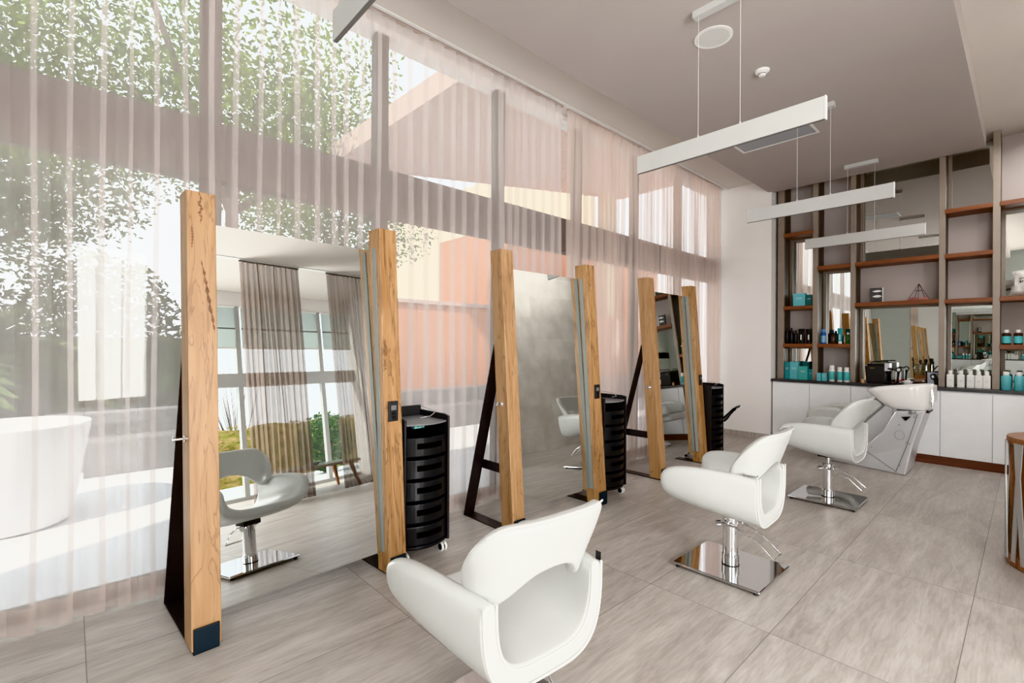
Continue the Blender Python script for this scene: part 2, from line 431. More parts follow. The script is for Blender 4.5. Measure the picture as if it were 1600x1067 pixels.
for i, (a, b) in enumerate(zip(rm, rm[1:])):
    r = thing('roller_blind', 'pale translucent roller blind half lowered in the garden window', 'blind', (XR - .07, (a + b) / 2, 0), 0, 'roller blinds of the garden window'); h = (b - a) / 2 - .05
    obj('blind_cloth', MB().box(-.002, .002, -h, h, 2.55, 3.27), M['blind'], r)
    obj('bottom_bar', MB().box(-.008, .008, -h, h, 2.53, 2.555), M['white_plastic'], r)
    obj('seam_bar', MB().box(-.006, .006, -h, h, 2.875, 2.895), M['slit'], r)
    obj('roller', MB().cyl((0, -h, 3.27), (0, h, 3.27), .022, 12), M['white_plastic'], r)

# ------------------------------------------------------------------ curtains
def curtain(name, label, X, y0, y1, ztop, p0, A, B, m, mh, seed, along='y', zbot=.012, hemh=.14, group=None, flare=.0):
    rr = random.Random(seed)
    # irregular pleat breakpoints
    ys = [y0]
    while ys[-1] < y1: ys.append(ys[-1] + p0 * rr.uniform(.72, 1.35))
    sc = (y1 - y0) / (ys[-1] - y0); ys = [y0 + (y - y0) * sc for y in ys]
    amp = [rr.uniform(.7, 1.2) for _ in ys]
    K = 18
    KT = [0, .10, .20, .30, .38, .43, .46, .50, .54, .57, .62, .70, .80, .90]
    def row(z):
        out = []
        for k, (a, b) in enumerate(zip(ys, ys[1:])):
            am0, am1 = amp[k], amp[(k + 1) % len(amp)]
            f = B * (.75 + .5 * amp[k]) * (1 + flare * (1 - z / ztop))
            for t in KT:
                u = (t - .5)
                back = -f * 2.6 * u / .07 * math.exp(-(u / .07) ** 2 * .5)      # cloth doubles back over itself
                sx = math.tanh(u / .045)
                am = am0 * (1 - t) + am1 * t
                x = X + A * am * (-sx * (1 - abs(2 * u)) + .35 * math.sin(2 * PI * t + k)) + .008 * math.sin(1.7 * z + k * 1.7)
                y = a + (b - a) * (t + back * .5) + .006 * math.sin(1.9 * z + k)
                out.append((x, y, z) if along == 'y' else (y, x, z))
        return out
    r = thing(name, label, 'curtain', (X, (y0 + y1) / 2, 0) if along == 'y' else ((y0 + y1) / 2, X, 0), 0, group)
    off = Vector(r.location)
    def shift(rows): return [[Vector(p) - off for p in q] for q in rows]
    nz = 14
    zs = [hemh + (ztop - hemh) * i / nz for i in range(nz + 1)]
    g = MB(); g.grid(shift([row(z) for z in zs])); obj('voile', g, m, r, smooth=True)
    h = MB(); h.grid(shift([row(z) for z in (zbot, zbot + hemh * .5, hemh)])); obj('hem', h, mh, r, smooth=True)
    t = MB()
    if along == 'y': t.box(-.012, .012, y0 - off.y, y1 - off.y, ztop, ztop + .02)
    else: t.box(y0 - off.x, y1 - off.x, -.012, .012, ztop, ztop + .02)
    obj('heading_tape', t, mh, r)
    return r
curtain('sheer_curtain', 'wide dusty rose sheer curtain with loose pleats behind the two nearest mirrors', XC - .02, YF + .05, 3.69, ZU - .03, .115, .027, .155, M['sheer'], M['hem'], 3)
curtain('sheer_curtain', 'denser dusty rose sheer curtain beside the white wall, behind the farthest mirror', XC - .03, 3.77, 7.40, ZU - .03, .105, .034, .19, M['sheer2'], M['hem'], 5)
tr = struct('trim_5', MB().box(XC - .02, XC + .02, YF, YP, ZU - .01, ZU), M['white_plastic'])

# ------------------------------------------------------------------ standing mirrors
def make_mirror(name, label, x, y, th, lean, glass_t, glass_th, group, burl=False):
    r = thing(name, label, 'mirror', (x, y, 0), th, group)
    W, D, H, S = .121, .127, 2.118, 1.008      # local: +x faces the room, y along
    def P(xx, yy, z): return (xx - lean * z, yy, z)
    for k in (0, 1):
        y0 = S * k
        q = MB(); q.hexa([P(-D, y0, .012), P(0, y0, .012), P(0, y0 + W, .012), P(-D, y0 + W, .012), P(-D, y0, H), P(0, y0, H), P(0, y0 + W, H), P(-D, y0 + W, H)])
        po = obj('post', q, M['post'] if k else M['post_pale'], r, bevel=.004)
        po.name = 'post'
        # aluminium channel let into the inner face
        s = 1 if k == 0 else -1
        yi = y0 + (W if k == 0 else 0)
        a, b = (yi - .002, yi + .005) if k == 0 else (yi - .005, yi + .002)
        ch = MB(); ch.hexa([P(-.082, a, .135), P(-.046, a, .135), P(-.046, b, .135), P(-.082, b, .135), P(-.082, a, 1.995), P(-.046, a, 1.995), P(-.046, b, 1.995), P(-.082, b, 1.995)])
        obj('channel_strip', ch, M['alu'], r)
        # steel foot wrapped under the post, floor strip and raking leg in one bent bar
        w0, w1 = y0 + .006, y0 + W - .012
        f = MB()
        f.box(.0005, .008, w0, w1, .0, .115)
        f.box(-.61, .008, w0, w1, .0, .009)
        zt = 1.40; xt = -D - lean * zt
        f.hexa([(-.612, w0, .002), (-.602, w0, .002), (-.602, w1, .002), (-.612, w1, .002), (xt - .010, w0, zt), (xt, w0, zt), (xt, w1, zt), (xt - .010, w1, zt)])
        ft = obj('steel_leg', f, M['steel_black'], r, bevel=.0015)
        pl = MB(); pl.box(.008, .0105, w0, w1, .006, .115); obj('foot_plate', pl, M['foot'], ft, bevel=.001)
        for by, bz in ((w0 + .012, .098), (w1 - .012, .098), (w0 + .012, .035), (w1 - .012, .055)):
            obj('bolt', MB().cyl((.0105, by, bz), (.0125, by, bz), .0035, 10), M['black_matt'], ft)
        # horizontal brace between raking leg and post
        zb = .43; tl = (zb - .002) / (zt - .002); xl = -.607 + (xt + .607) * tl
        br = MB(); br.box(xl, -D - lean * zb + .004, w1 - .006, w1, zb - .036, zb + .036); obj('brace', br, M['steel_black'], r)
    # glass, its own small tilt in the channel
    ya, yb = W + .001, S - .001
    zb, zt = .135, 1.993
    zm = 1.064; xm = -.087 - lean * zm
    def G(off, yy, z): return (xm + off - (z - zm) * glass_t + (yy - (ya + yb) / 2) * -glass_th, yy, z)
    g = MB(); g.hexa([G(-.004, ya, zb), G(0, ya, zb), G(0, yb, zb), G(-.004, yb, zb), G(-.004, ya, zt), G(0, ya, zt), G(0, yb, zt), G(-.004, yb, zt)])
    obj('mirror_glass', g, M['mirror'], r)
    g = MB(); g.hexa([G(-.016, ya, zb), G(-.0045, ya, zb), G(-.0045, yb, zb), G(-.016, yb, zb), G(-.016, ya, zt), G(-.0045, ya, zt), G(-.0045, yb, zt), G(-.016, yb, zt)])
    obj('backing_board', g, M['alu2'], r)
    # socket plate on the far post
    zs = .985; o = MB(); yc = S + W * .5
    o.box(-lean * zs + .0, -lean * zs + .012, yc - .038, yc + .030, zs - .062, zs + .062)
    so = obj('socket_plate', o, M['black_matt'], r, bevel=.004)
    o = MB(); o.box(-lean * zs + .012, -lean * zs + .0135, yc - .022, yc + .014, zs + .008, zs + .036); obj('display', o, M['grey_plastic'], so)
    for dz in (-.014, -.038):
        o = MB(); o.box(-lean * zs + .012, -lean * zs + .0145, yc - .018, yc + .010, zs + dz - .009, zs + dz + .009); obj('outlet', o, M['black_plastic'], so, bevel=.002)
    # chrome hook on the outer side of the near post
    zh = .955; xh = -.062 - lean * zh
    h = MB(); h.cyl((xh, 0, zh), (xh, -.006, zh), .017, 16); h.cyl((xh, -.006, zh), (xh, -.048, zh), .0065, 12); h.cyl((xh, -.044, zh), (xh, -.052, zh), .010, 12); h.cyl((xh, -.046, zh), (xh, -.046, zh + .016), .004, 8)
    obj('coat_hook', h, M['chrome'], r, smooth=True)
    if burl:
        for pts, w in (([(.052, 2.112), (.060, 2.085), (.050, 2.060), (.062, 2.040), (.052, 2.015), (.060, 1.995), (.056, 1.965)], .0075),
                       ([(.058, 1.79), (.070, 1.72), (.080, 1.65), (.090, 1.58), (.103, 1.50), (.108, 1.45)], .0085), ([(.020, 1.95), (.023, 1.90), (.020, 1.84)], .005)):
            m_ = MB(); L1, L2 = [], []
            for q in range(25):
                f = q / 24 * (len(pts) - 1); i = min(int(f), len(pts) - 2); t = f - i; t = t * t * (3 - 2 * t)
                yy = pts[i][0] * (1 - t) + pts[i + 1][0] * t; z = pts[i][1] * (1 - f + i) + pts[i + 1][1] * (f - i)
                ww = w * math.sin(PI * (q + .3) / 24.6) ** .6 * (.7 + .45 * math.sin(q * 2.1))
                L1.append(P(.0006, yy - ww, z)); L2.append(P(.0006, yy + ww, z))
            m_.grid([L1, L2]); obj('burl_mark', m_, M['burl'], kid(r, 'post')[0])
    return r
gM = 'standing salon mirrors between timber posts'
make_mirror('standing_mirror', 'nearest standing mirror between timber posts, dark burl marks on its near post', -2.5356, .402, .060, .066, .098, .017, gM, True)
make_mirror('standing_mirror', 'middle standing mirror between timber posts, reflecting a pale stone wall', -2.5368, 2.3666, -.0018, .0734, .080, .0, gM)
make_mirror('standing_mirror', 'farthest standing mirror between timber posts, reflecting the shelf with the photo book', -2.5779, 4.4853, .0263, .0772, .0772, .0, gM)

# ------------------------------------------------------------------ salon chairs
def make_chair(label):
    r = thing('salon_chair', label, 'chair', (0, 0, 0), 0, 'white hydraulic styling chairs facing the mirrors')
    # bucket: a U section swept from rounded front lip (-x) to open back (+x)
    st = [(-.312, .580, .462, .322, .022), (-.303, .612, .438, .334, .044), (-.272, .646, .418, .342, .062), (-.19, .668, .400, .340, .070), (-.06, .674, .376, .326, .070),
          (.09, .669, .357, .300, .068), (.20, .660, .346, .279, .064), (.228, .657, .344, .274, .062), (.236, .655, .345, .272, .059)]
    NN = 26
    rows = []
    for (x, T, B, W, th) in st:
        o_, i_ = [], []
        for k in range(NN + 1):
            t = PI * k / NN
            c, s = math.cos(t), math.sin(t)
            cy = math.copysign(abs(c) ** .50, c); sz = abs(s) ** .68
            o_.append((x, W * cy, T - (T - B) * sz))
            Wi, Bi = W - th, B + min(th * 1.15, .075)
            i_.append((x, Wi * cy, T - (T - Bi) * sz))
        rows.append(o_ + list(reversed(i_)))
    g = MB(); V = g.grid(rows, closed=True)
    n = NN + 1
    for ring in (V[0], V[-1]):
        for k in range(n - 1):
            g.bm.faces.new((ring[k], ring[k + 1], ring[2 * n - 2 - k], ring[2 * n - 1 - k]))
    sh = obj('seat_shell', g, M['leather'], r, smooth=True, sub=2)
    # stitched piping round the open back edge, outer and inner
    x, T, B, W, th = st[-1]
    for nm, Wq, Bq in (('outer', W - .006, B + .006), ('inner', W - th + .004, B + th * 1.15 - .004)):
        pts = []
        for k in range(41):
            t = PI * k / 40; c, s = math.cos(t), math.sin(t)
            pts.append((x + .0015, Wq * math.copysign(abs(c) ** .50, c), T - .004 - (T - Bq) * abs(s) ** .68))
        obj('piping', MB().tube(pts, .0042, 6), M['piping'], sh, smooth=True)
    # backrest: bent pad hanging between the arm ends
    NU, NV = 30, 8
    def ss(t): t = max(0, min(1, t)); return t * t * (3 - 2 * t)
    rows = []
    for j in range(NV + 1):
        v = j / NV; row = []
        for i in range(NU + 1):
            u = -1 + 2 * i / NU; a = abs(u)
            zt = .897 - .008 * a * a - .225 * (1 - math.sqrt(max(0, 1 - (max(0, a - .42) / .585) ** 2)))
            zb = .712 - .118 * ss(a / .66) + .045 * ss((a - .70) / .30)
            z = zb + (zt - zb) * v
            ang = u * PI / 2 * .985
            hw = .222 + .048 * ss((z - .62) / .24)
            y = hw * math.copysign(abs(math.sin(ang)) ** .70, u)
            xx = .220 + .32 * (z - .62) - .165 * (1 - math.cos(ang) ** .68)
            row.append((xx - .01, y, z))
        rows.append(row)
    g = MB(); g.grid(rows)
    bk = obj('backrest', g, M['leather'], r, smooth=True, solid=.046, sub=2)
    top = [Vector(p) + Vector((.024, 0, .004)) for p in rows[-1]]
    obj('piping', MB().tube(top, .0032, 6), M['piping'], bk, smooth=True)
    # under-seat plate, piston, column, pump lever, base
    obj('seat_bracket', MB().box(-.07, .07, -.06, .06, .345, .378), M['black_matt'], r, bevel=.004)
    obj('piston', MB().lathe([(.019, .10), (.019, .335), (.028, .335), (.028, .350)], n=20), M['chrome'], r, smooth=True)
    co = obj('column', MB().lathe([(.050, .030), (.050, .090), (.045, .092), (.045, .312), (.047, .314), (.047, .330), (.040, .332)], n=28), M['chrome'], r, smooth=True)
    obj('column_seal', MB().lathe([(.0515, .0305), (.0515, .035)], n=28), M['black_matt'], co)
    p = MB(); rr_ = .0062
    p.tube([(-.058, -.062, .288), (-.02, -.066, .292), (.05, -.062, .285), (.17, -.058, .232), (.262, -.055, .150), (.268, .065, .150), (.17, .062, .232), (.05, .062, .285), (-.02, .060, .292)], rr_, 8)
    pe = obj('pump_lever', p, M['chrome'], r, smooth=True)
    k = MB(); k.cyl((-.062, -.074, .286), (-.040, -.058, .288), .019, 14); k.cyl((0, -.066, .290), (0, .064, .290), .009, 10); obj('lever_pivot', k, M['chrome'], pe, smooth=True)
    b = MB(); b.box(-.264, .264, -.245, .245, .016, .030); bp = obj('base_plate', b, M['chrome_plate'], r, bevel=.006)
    for sx in (-1, 1):
        for sy in (-1, 1):
            obj('rubber_foot', MB().cyl((sx * .235, sy * .22, 0), (sx * .235, sy * .22, .017), .014, 12), M['black_matt'], bp)
    return r
ch = make_chair('white salon chair nearest the camera, its back turned, by the first mirror')
def place_chair(c, x, y, yaw, dz):
    c.location = (x, y, 0); c.rotation_euler = (0, 0, yaw)
    for q in c.children:
        if q.name.split('.')[0] in ('seat_shell', 'backrest', 'seat_bracket', 'piston'): q.location.z = dz
        if q.name.split('.')[0] in ('base_plate',): q.rotation_euler.z = -yaw
ch2 = dup(ch, (0, 0, 0), 0, 'middle white salon chair on a chrome plate, facing the middle mirror')
ch3 = dup(ch, (0, 0, 0), 0, 'farthest white salon chair, before the silver hair washing unit')
place_chair(ch, -1.323, 1.19, -.065, -.045); place_chair(ch2, -1.273, 3.055, .05, 0.); place_chair(ch3, -1.246, 5.09, -.025, .045)
# open chrome hinge on the middle chair's near arm
sh2 = ch2
hg = MB(); hg.box(.165, .232, -.268, -.232, .664, .674); hg.cyl((.168, -.266, .666), (.168, -.234, .666), .008, 10)
obj('hinge_clip', hg, M['chrome'], ch2, bevel=.002, label='small chrome hinge on the arm')
obj('side_tab', MB().box(.205, .228, .272, .276, .60, .63), M['black_matt'], ch)

# ------------------------------------------------------------------ trolleys
def make_trolley(label):
    r = thing('salon_trolley', label, 'trolley', (0, 0, 0), 0, 'black drawer trolleys between the mirrors')
    W, D = .165, .36      # half width along y, depth toward -x ; front at x=0
    for s in (-1, 1):
        y = s * W; m_ = MB()
        m_.prism([(-D, y - .008, .085), (0, y - .008, .085), (0, y - .008, .915), (-.05, y - .008, .925), (-D, y - .008, .925)], (0, .016, 0))
        obj('side_panel', m_, M['black_matt'], r, bevel=.003)
    obj('back_panel', MB().box(-D, -D + .008, -W + .008, W - .008, .09, .925), M['black_matt'], r)
    def bowed(z0, z1, bulge, inset=.0, w=W - .012):
        pts = []
        for i in range(13):
            u = -1 + i / 6; pts.append((-.012 + bulge * (1 - u * u) - inset, u * w, z0))
        pts += [(-D + .02, w, z0), (-D + .02, -w, z0)]
        return MB().prism(pts, (0, 0, z1 - z0))
    obj('top_tray', bowed(.875, .888, .045), M['grey_plastic'], r, bevel=.004)
    rl = MB(); rl.box(-D, -D + .008, -W, W, .925, .958); obj('rear_lip', rl, M['black_matt'], r)
    rail = MB(); rail.tube([(-D + .02, -W + .01, .958), (-D + .02, -W + .01, .985), (-D + .10, -W + .01, .99), (-D + .10, -W + .01, .955), (-D + .18, -W + .01, .95)], .003, 6)
    rail.tube([(-D + .02, W - .02, .955), (-.12, W - .02, .938), (-.02, W * .2, .925), (-.02, -W * .3, .920)], .0025, 6)
    obj('wire_rail', rail, M['chrome'], r, smooth=True)
    obj('bottom_tray', bowed(.085, .105, .045), M['black_plastic'], r, bevel=.004)
    for k in range(5):
        z0 = .112 + k * .1415
        d = bowed(z0, z0 + .122, .048)
        dr = obj('drawer', d, M['black_plastic'], r, bevel=.006)
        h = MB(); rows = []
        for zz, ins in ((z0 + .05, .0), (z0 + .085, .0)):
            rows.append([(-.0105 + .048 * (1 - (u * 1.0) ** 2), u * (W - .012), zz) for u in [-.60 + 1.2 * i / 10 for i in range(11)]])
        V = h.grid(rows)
        obj('handle_recess_shade', h, M['recess_shade'], dr, solid=.003)  # black strip on the drawer front paints the shade of a grip
    for sx in (-D + .05, -.03):
        for s in (-1, 1):
            y = s * (W - .02)
            c = MB(); c.cyl((sx, y, .064), (sx, y, .09), .008, 10); c.box(sx - .014, sx + .006, y - .006, y + .006, .045, .070)
            ca = obj('caster', c, M['chrome'], r)
            for dy in (-.013, .013):
                w = MB(); w.cyl((sx - .010, y + dy - .007, .030), (sx - .010, y + dy + .007, .030), .030, 20)
                wh = obj('caster_wheel', w, M['white_plastic'], ca, bevel=.003)
                hb = MB(); hb.cyl((sx - .010, y + dy - .0085, .030), (sx - .010, y + dy + .0085, .030), .022, 16); obj('wheel_hub', hb, M['black_plastic'], ca)
    return r
t1 = make_trolley('black drawer trolley behind the nearest mirror, a teal clip in its top')
t2 = dup(t1, (0, 0, 0), 0, 'black drawer trolley beside the middle mirror')
t3 = dup(t1, (0, 0, 0), 0, 'farthest black drawer trolley, with a hooked tool holder on its side')
t1.location = (-2.66, 1.715, 0); t2.location = (-2.575, 3.68, 0); t3.location = (-2.585, 5.81, 0)
hk = MB(); hk.tube([(-.01, .168, .47), (.02, .19, .50), (.055, .21, .55), (.095, .22, .60), (.12, .222, .62)], [.034, .030, .022, .020, .020], 10)
hk.tube([(.115, .222, .615), (.140, .200, .645), (.175, .222, .66), (.150, .245, .640)], .010, 6, closed=True)
obj('tool_holder', hk, M['black_plastic'], t3, smooth=True)
cl = MB(); cl.prism([(-2.69, 1.63, .851), (-2.69, 1.69, .851), (-2.69, 1.688, .868), (-2.69, 1.66, .862), (-2.69, 1.64, .872)], (-.035, 0, 0)); cl.cyl((-2.70, 1.695, .858), (-2.70, 1.71, .858), .008, 8)
tag(obj('hair_clip', cl, mat('pale_teal_plastic', (.18, .42, .40), .35), None, bevel=.003), 'pale teal hair clip in the top slot of the nearest trolley', 'hair clip')
tag(obj('floor_box', MB().box(-3.02, -2.93, 1.93, 2.03, 0, .13), mat('grey_floor_box', (.30, .30, .31), .5), None, bevel=.006), 'small grey box on the floor behind the nearest black trolley', 'box')
cp = MB(); cp.cyl((-2.56, 5.02, .018), (-2.56, 5.17, .018), .016, 10); cp.box(-2.60, -2.52, 5.00, 5.03, .002, .03)
tag(obj('metal_clamp', cp, M['chrome'], None, bevel=.003), 'small shiny metal clamp lying on the floor by the farthest mirror', 'clamp')

# ------------------------------------------------------------------ pendant lights
def make_pendant(label, z):
    r = thing('pendant_light', label, 'light', (0, 0, 0), 0, 'white linear pendant lights under the dropped ceiling')
    x0, x1 = -.605, .605
    b = MB(); b.box(x0, x1, -.011, .011, z, z + .128); bar = obj('light_bar', b, M['pendant'], r, bevel=.001)
    obj('diffuser', MB().box(x0 + .004, x1 - .004, -.0085, .0085, z - .003, z), M['slit'], bar)
    obj('end_cap', MB().box(x1, x1 + .006, -.0125, .0125, z - .003, z + .130), M['white_plastic'], bar)
    for s in (-.138, .138):
        obj('suspension_wire', MB().cyl((s, 0, z + .128), (s, 0, ZC - .045), .0014, 6), M['white_plastic'], r)
        obj('wire_grip', MB().cyl((s, 0, z + .127), (s, 0, z + .142), .0045, 8), M['white_plastic'], r)
    c = MB(); c.box(-.17, .17, -.03, .03, ZC - .045, ZC); obj('canopy', c, M['pendant'], r, bevel=.002)
    return r
p1 = make_pendant('white linear pendant light before the wide vent, its two wires fully visible', 2.678)
p0 = dup(p1, (-1.40, .82, 0), 0, 'white linear pendant light cut off by the top edge above the nearest mirror')
p2 = dup(p1, (-1.40, 5.18, 0), 0, 'white linear pendant light hanging between the two others, above the third salon chair')
p3 = dup(p1, (-1.417, 7.143, 0), 0, 'white linear pendant light closest to the shelving wall')
p1.location = (-1.39, 3.116, 0)

# ceiling fittings
r = thing('ceiling_speaker', 'round white flush speaker in the mauve ceiling', 'speaker', (-1.582, 3.455, ZC))
obj('rim', MB().lathe([(.132, -.006), (.132, 0), (.112, -.0002), (.108, -.004)], n=40), M['white_plastic'], r, smooth=True)
obj('grille', MB().lathe([(.110, -.0065), (.110, -.003)], n=40), mat('pale_speaker_mesh', (.60, .60, .585), .7, var=.08, vscale=300), r)
r = thing('smoke_detector', 'small white dome smoke detector on the mauve ceiling', 'smoke detector', (-1.50, 4.17, ZC))
obj('base', MB().lathe([(.040, -.022), (.052, -.014), (.056, 0)], n=28), M['white_plastic'], r, smooth=True)
obj('sensor_head', MB().lathe([(.012, -.048), (.024, -.044), (.028, -.036), (.028, -.020)], n=24), M['white_plastic'], r, smooth=True)
obj('sensor_slot', MB().lathe([(.0285, -.034), (.0285, -.026)], n=24), M['slit'], r)
r = thing('air_vent', 'long grey louvred air vent with white frame behind the pendant bar', 'vent', (-1.9, 5.66, ZC))
f = MB(); X0, X1, Y0_, Y1_ = -.39, .39, -.24, .14
f.box(X0, X1, Y0_, Y0_ + .025, -.008, 0); f.box(X0, X1, Y1_ - .025, Y1_, -.008, 0); f.box(X0, X0 + .025, Y0_ + .025, Y1_ - .025, -.008, 0); f.box(X1 - .025, X1, Y0_ + .025, Y1_ - .025, -.008, 0)
obj('frame', f, M['white_plastic'], r, bevel=.002)
obj('louvre', MB().box(X0 + .025, X1 - .025, Y0_ + .025, Y1_ - .025, -.005, 0), M['grille'], r)

# ------------------------------------------------------------------ back counter and shelving
ZK = .917
doors = [-2.555, -2.08, -1.60, -1.16, -.717, -.279, .17, .62]
for i, (a, b) in enumerate(zip(doors, doors[1:])):
    lab = ['white base cabinet at the pier end of the counter', 'white base cabinet, second from the white pier', 'white base cabinet, third from the white pier', 'white base cabinet behind the hair wash basin',
           'white base cabinet right of the basin, full door visible', 'white base cabinet behind the slatted drum table', 'white base cabinet at the far right end of the counter'][i]
    r = thing('base_cabinet', lab, 'cabinet', ((a + b) / 2, YP, 0), 0, 'white base cabinets under the counter')
    h = (b - a) / 2
    obj('carcass', MB().box(-h, h, .020, .40, .10, .880), M['white_lacq'], r)
    obj('door', MB().box(-h + .003, h - .003, 0, .019, .105, .866), M['white_lacq'], r, bevel=.0015)
struct('trim_6', MB().box(-2.577, XS, YP + .012, YP + .04, 0, .10), M['kick'], 'dark red brown kick board under the white cabinets')
tag(obj('countertop', MB().box(-2.577, XS, YP - .012, YB, .880, ZK), M['granite'], None, bevel=.002), 'long dark speckled stone countertop below the shelving wall', 'countertop')

r = thing('wall_shelving', 'tall built-in shelving with taupe uprights, red brown shelves and mirror backs', 'shelving', (0, 7.7, 0))
F = 0.  # front plane local y
ups = [(-2.540, -2.455), (-2.085, -2.020), (-1.640, -1.583), (-.748, -.690), (-.290, -.228), (.165, .225), (.62, .68)]
for a, b in ups:
    m_ = MB(); w = (b - a)
    m_.box(a, b, 0, .040, ZK, ZU)
    u_ = obj('upright', m_, M['bronze'], r, bevel=.003)
    m_ = MB(); m_.prism([(a + w * .3, .040, ZK), (b - w * .3, .040, ZK), (b - w * .3, .055, ZK), (b - .002, .055, ZK), (b - .002, .105, ZK), (b - w * .25, .105, ZK), (b - w * .25, .125, ZK), (b - .001, .125, ZK), (b - .001, .285, ZK), (a + .001, .285, ZK), (a + .001, .055, ZK), (a + w * .3, .055, ZK)], (0, 0, ZU - ZK))
    obj('upright_return', m_, M['dark_bronze'], u_)
bays = [((-2.455, -2.085), [3.04, 1.975, 1.43], 'nmnm'), ((-2.020, -1.640), [2.515, 1.43], 'nmn'), ((-1.583, -.748), [2.515, 1.975], 'mnm'),
        ((-.690, -.290), [3.04, 2.505, 1.965], 'mnnm'), ((-.228, .165), [3.04, 1.965, 1.425], 'nmnm'), ((.225, .62), [2.5, 1.43], 'nmn')]
TH = .050
for (a, b), zs, kinds in bays:
    for z in zs:
        obj('shelf', MB().box(a - .004, b + .004, -.012, .285, z - TH, z), M['shelfwood'], r, bevel=.002)
    zz = [ZU] + zs + [ZK]
    for k, kind in enumerate(kinds):
        top = zz[k] - (TH if k else 0); bot = zz[k + 1]
        if kind == 'm':
            fr = MB(); fr.box(a, b, .262, .285, top - .022, top); fr.box(a, a + .035, .262, .285, bot, top - .022)
            pn = obj('mirror_panel', MB().box(a, b, .285, .292, bot, top), M['shelf_mirror'], r)
            obj('panel_trim', fr, M['bronze'], pn)
        else:
            obj('back_panel', MB().box(a, b, .285, .292, bot, top), M['niche'], r)

# ------------------------------------------------------------------ products on the shelves
YQ = 7.775
def dims(k): return k
def carton(label, x0, x1, z, h, m, y=YQ, d=.06, group=None, name='carton'):
    r = thing(name, label, 'box', ((x0 + x1) / 2, y, z), 0, group)
    w = (x1 - x0) / 2
    obj('box_body', MB().box(-w, w, -d / 2, d / 2, 0, h), m, r, bevel=.0015)
    l = MB(); l.box(-w * .55, w * .55, -d / 2 - .0008, -d / 2, h * .62, h * .645); l.box(-w * .4, w * .4, -d / 2 - .0008, -d / 2, h * .55, h * .562)
    obj('printed_lines', l, M['white_plastic'], r)
    return r
gT = 'teal cartons and boxes on the shelving'
carton('square light teal carton on the upper left shelf', -2.345, -2.188, 1.975, .183, M['teal_light'], d=.08, group=gT)
carton('dark teal carton beside the square light teal one, upper left shelf', -2.180, -2.100, 1.975, .155, M['teal_dark'], d=.08, group=gT)
carton('tall narrow teal carton, first on the left of the counter', -2.452, -2.390, ZK, .245, M['teal'], d=.06, group=gT)
carton('tall teal carton with a pale face, second on the left of the counter', -2.384, -2.275, ZK, .250, M['teal_light'], d=.07, group=gT)
carton('medium teal carton in front of the dark one, left end of the counter', -2.268, -2.150, ZK, .190, mat('green_teal_carton', (.09, .40, .38), .35), y=YQ - .03, d=.06, group=gT)
carton('dark teal carton half hidden behind the medium one, left end of the counter', -2.235, -2.155, ZK, .250, M['teal_dark'], y=YQ + .06, d=.06, group=gT)
carton('short teal carton next to the second upright on the counter', -2.145, -2.092, ZK, .150, M['teal'], d=.05, group=gT)
carton('left one of two small teal cartons on the counter', -2.012, -1.962, ZK, .108, M['teal_light'], y=7.66, d=.045, group=gT)
carton('right one of two small teal cartons on the counter', -1.952, -1.893, ZK, .108, M['teal_light'], y=7.66, d=.045, group=gT)

def bottle(name, label, x, z, h, rr, mb_, mc, y=YQ, group=None, neck=.35, cap_h=.18, lab=None, cat='bottle'):
    r = thing(name, label, cat, (x, y, z), 0, group)
    hb = h * (1 - cap_h)
    obj('bottle_body', MB().lathe([(rr * .92, 0), (rr, .006), (rr, hb * .86), (rr * .9, hb * .93), (rr * neck * 1.1, hb * .985), (rr * neck, hb)], n=22), mb_, r, smooth=True)
    cr_ = max(rr * neck * 1.25, rr * .45)
    obj('cap', MB().lathe([(cr_, hb - .002), (cr_, h - .004), (cr_ * .9, h)], n=18), mc, r, smooth=True)
    if lab:
        obj('label_band', MB().lathe([(rr + .0006, hb * .12), (rr + .0006, hb * .70)], n=22), lab, r, smooth=True)
    return r
def tube_(label, x, z, h, w, m, mc, y=YQ, group=None):
    r = thing('squeeze_tube', label, 'tube', (x, y, z), 0, group)
    hc = h * .16
    obj('cap', MB().lathe([(w * .40, 0), (w * .42, hc)], n=18), mc, r, smooth=True)
    rows = []
    for k in range(6):
        t = k / 5; rx = w * .44 + w * .08 * t; ry = w * .40 * (1 - t) + .002
        rows.append([(rx * math.cos(2 * PI * i / 20), ry * math.sin(2 * PI * i / 20), hc + (h - hc) * t) for i in range(20)])
    g = MB(); V = g.grid(rows, closed=True); g.bm.faces.new(list(reversed(V[0]))); g.bm.faces.new(V[-1])
    obj('tube_body', g, m, r, smooth=True)
    obj('print_mark', MB().box(-w * .09, w * .09, -w * .47, -w * .40, hc + h * .1, hc + h * .45), M['white_plastic'], r)
    return r
Z2 = 1.43
gB = 'black products on the lower left shelf'
bottle('hair_product_bottle', 'slim black bottle at the left end of the lower left shelf', -2.432, Z2, .235, .024, M['black_plastic'], M['black_matt'], group=gB, cap_h=.12)
bottle('hair_product_bottle', 'slim black bottle, second on the lower left shelf', -2.372, Z2, .232, .024, M['black_plastic'], M['black_matt'], group=gB, cap_h=.12)
bottle('hair_product_bottle', 'short black bottle standing third on the lower left shelf', -2.318, Z2, .195, .026, M['black_plastic'], M['black_matt'], group=gB)
tube_('black tube with a white mark, left of the two on the lower left shelf', -2.238, Z2, .215, .085, M['black_plastic'], M['black_matt'], group=gB)
tube_('black tube with a white mark, right of the two by the second upright', -2.142, Z2, .212, .085, M['black_plastic'], M['black_matt'], group=gB)
bottle('hair_product_bottle', 'blue bottle on the second bay shelf above the white and teal bottles', -1.968, Z2, .205, .031, M['blue'], mat('light_blue_cap', (.12, .25, .5), .3), neck=.75, cap_h=.2, lab=mat('pale_blue_label', (.2, .42, .62), .4))
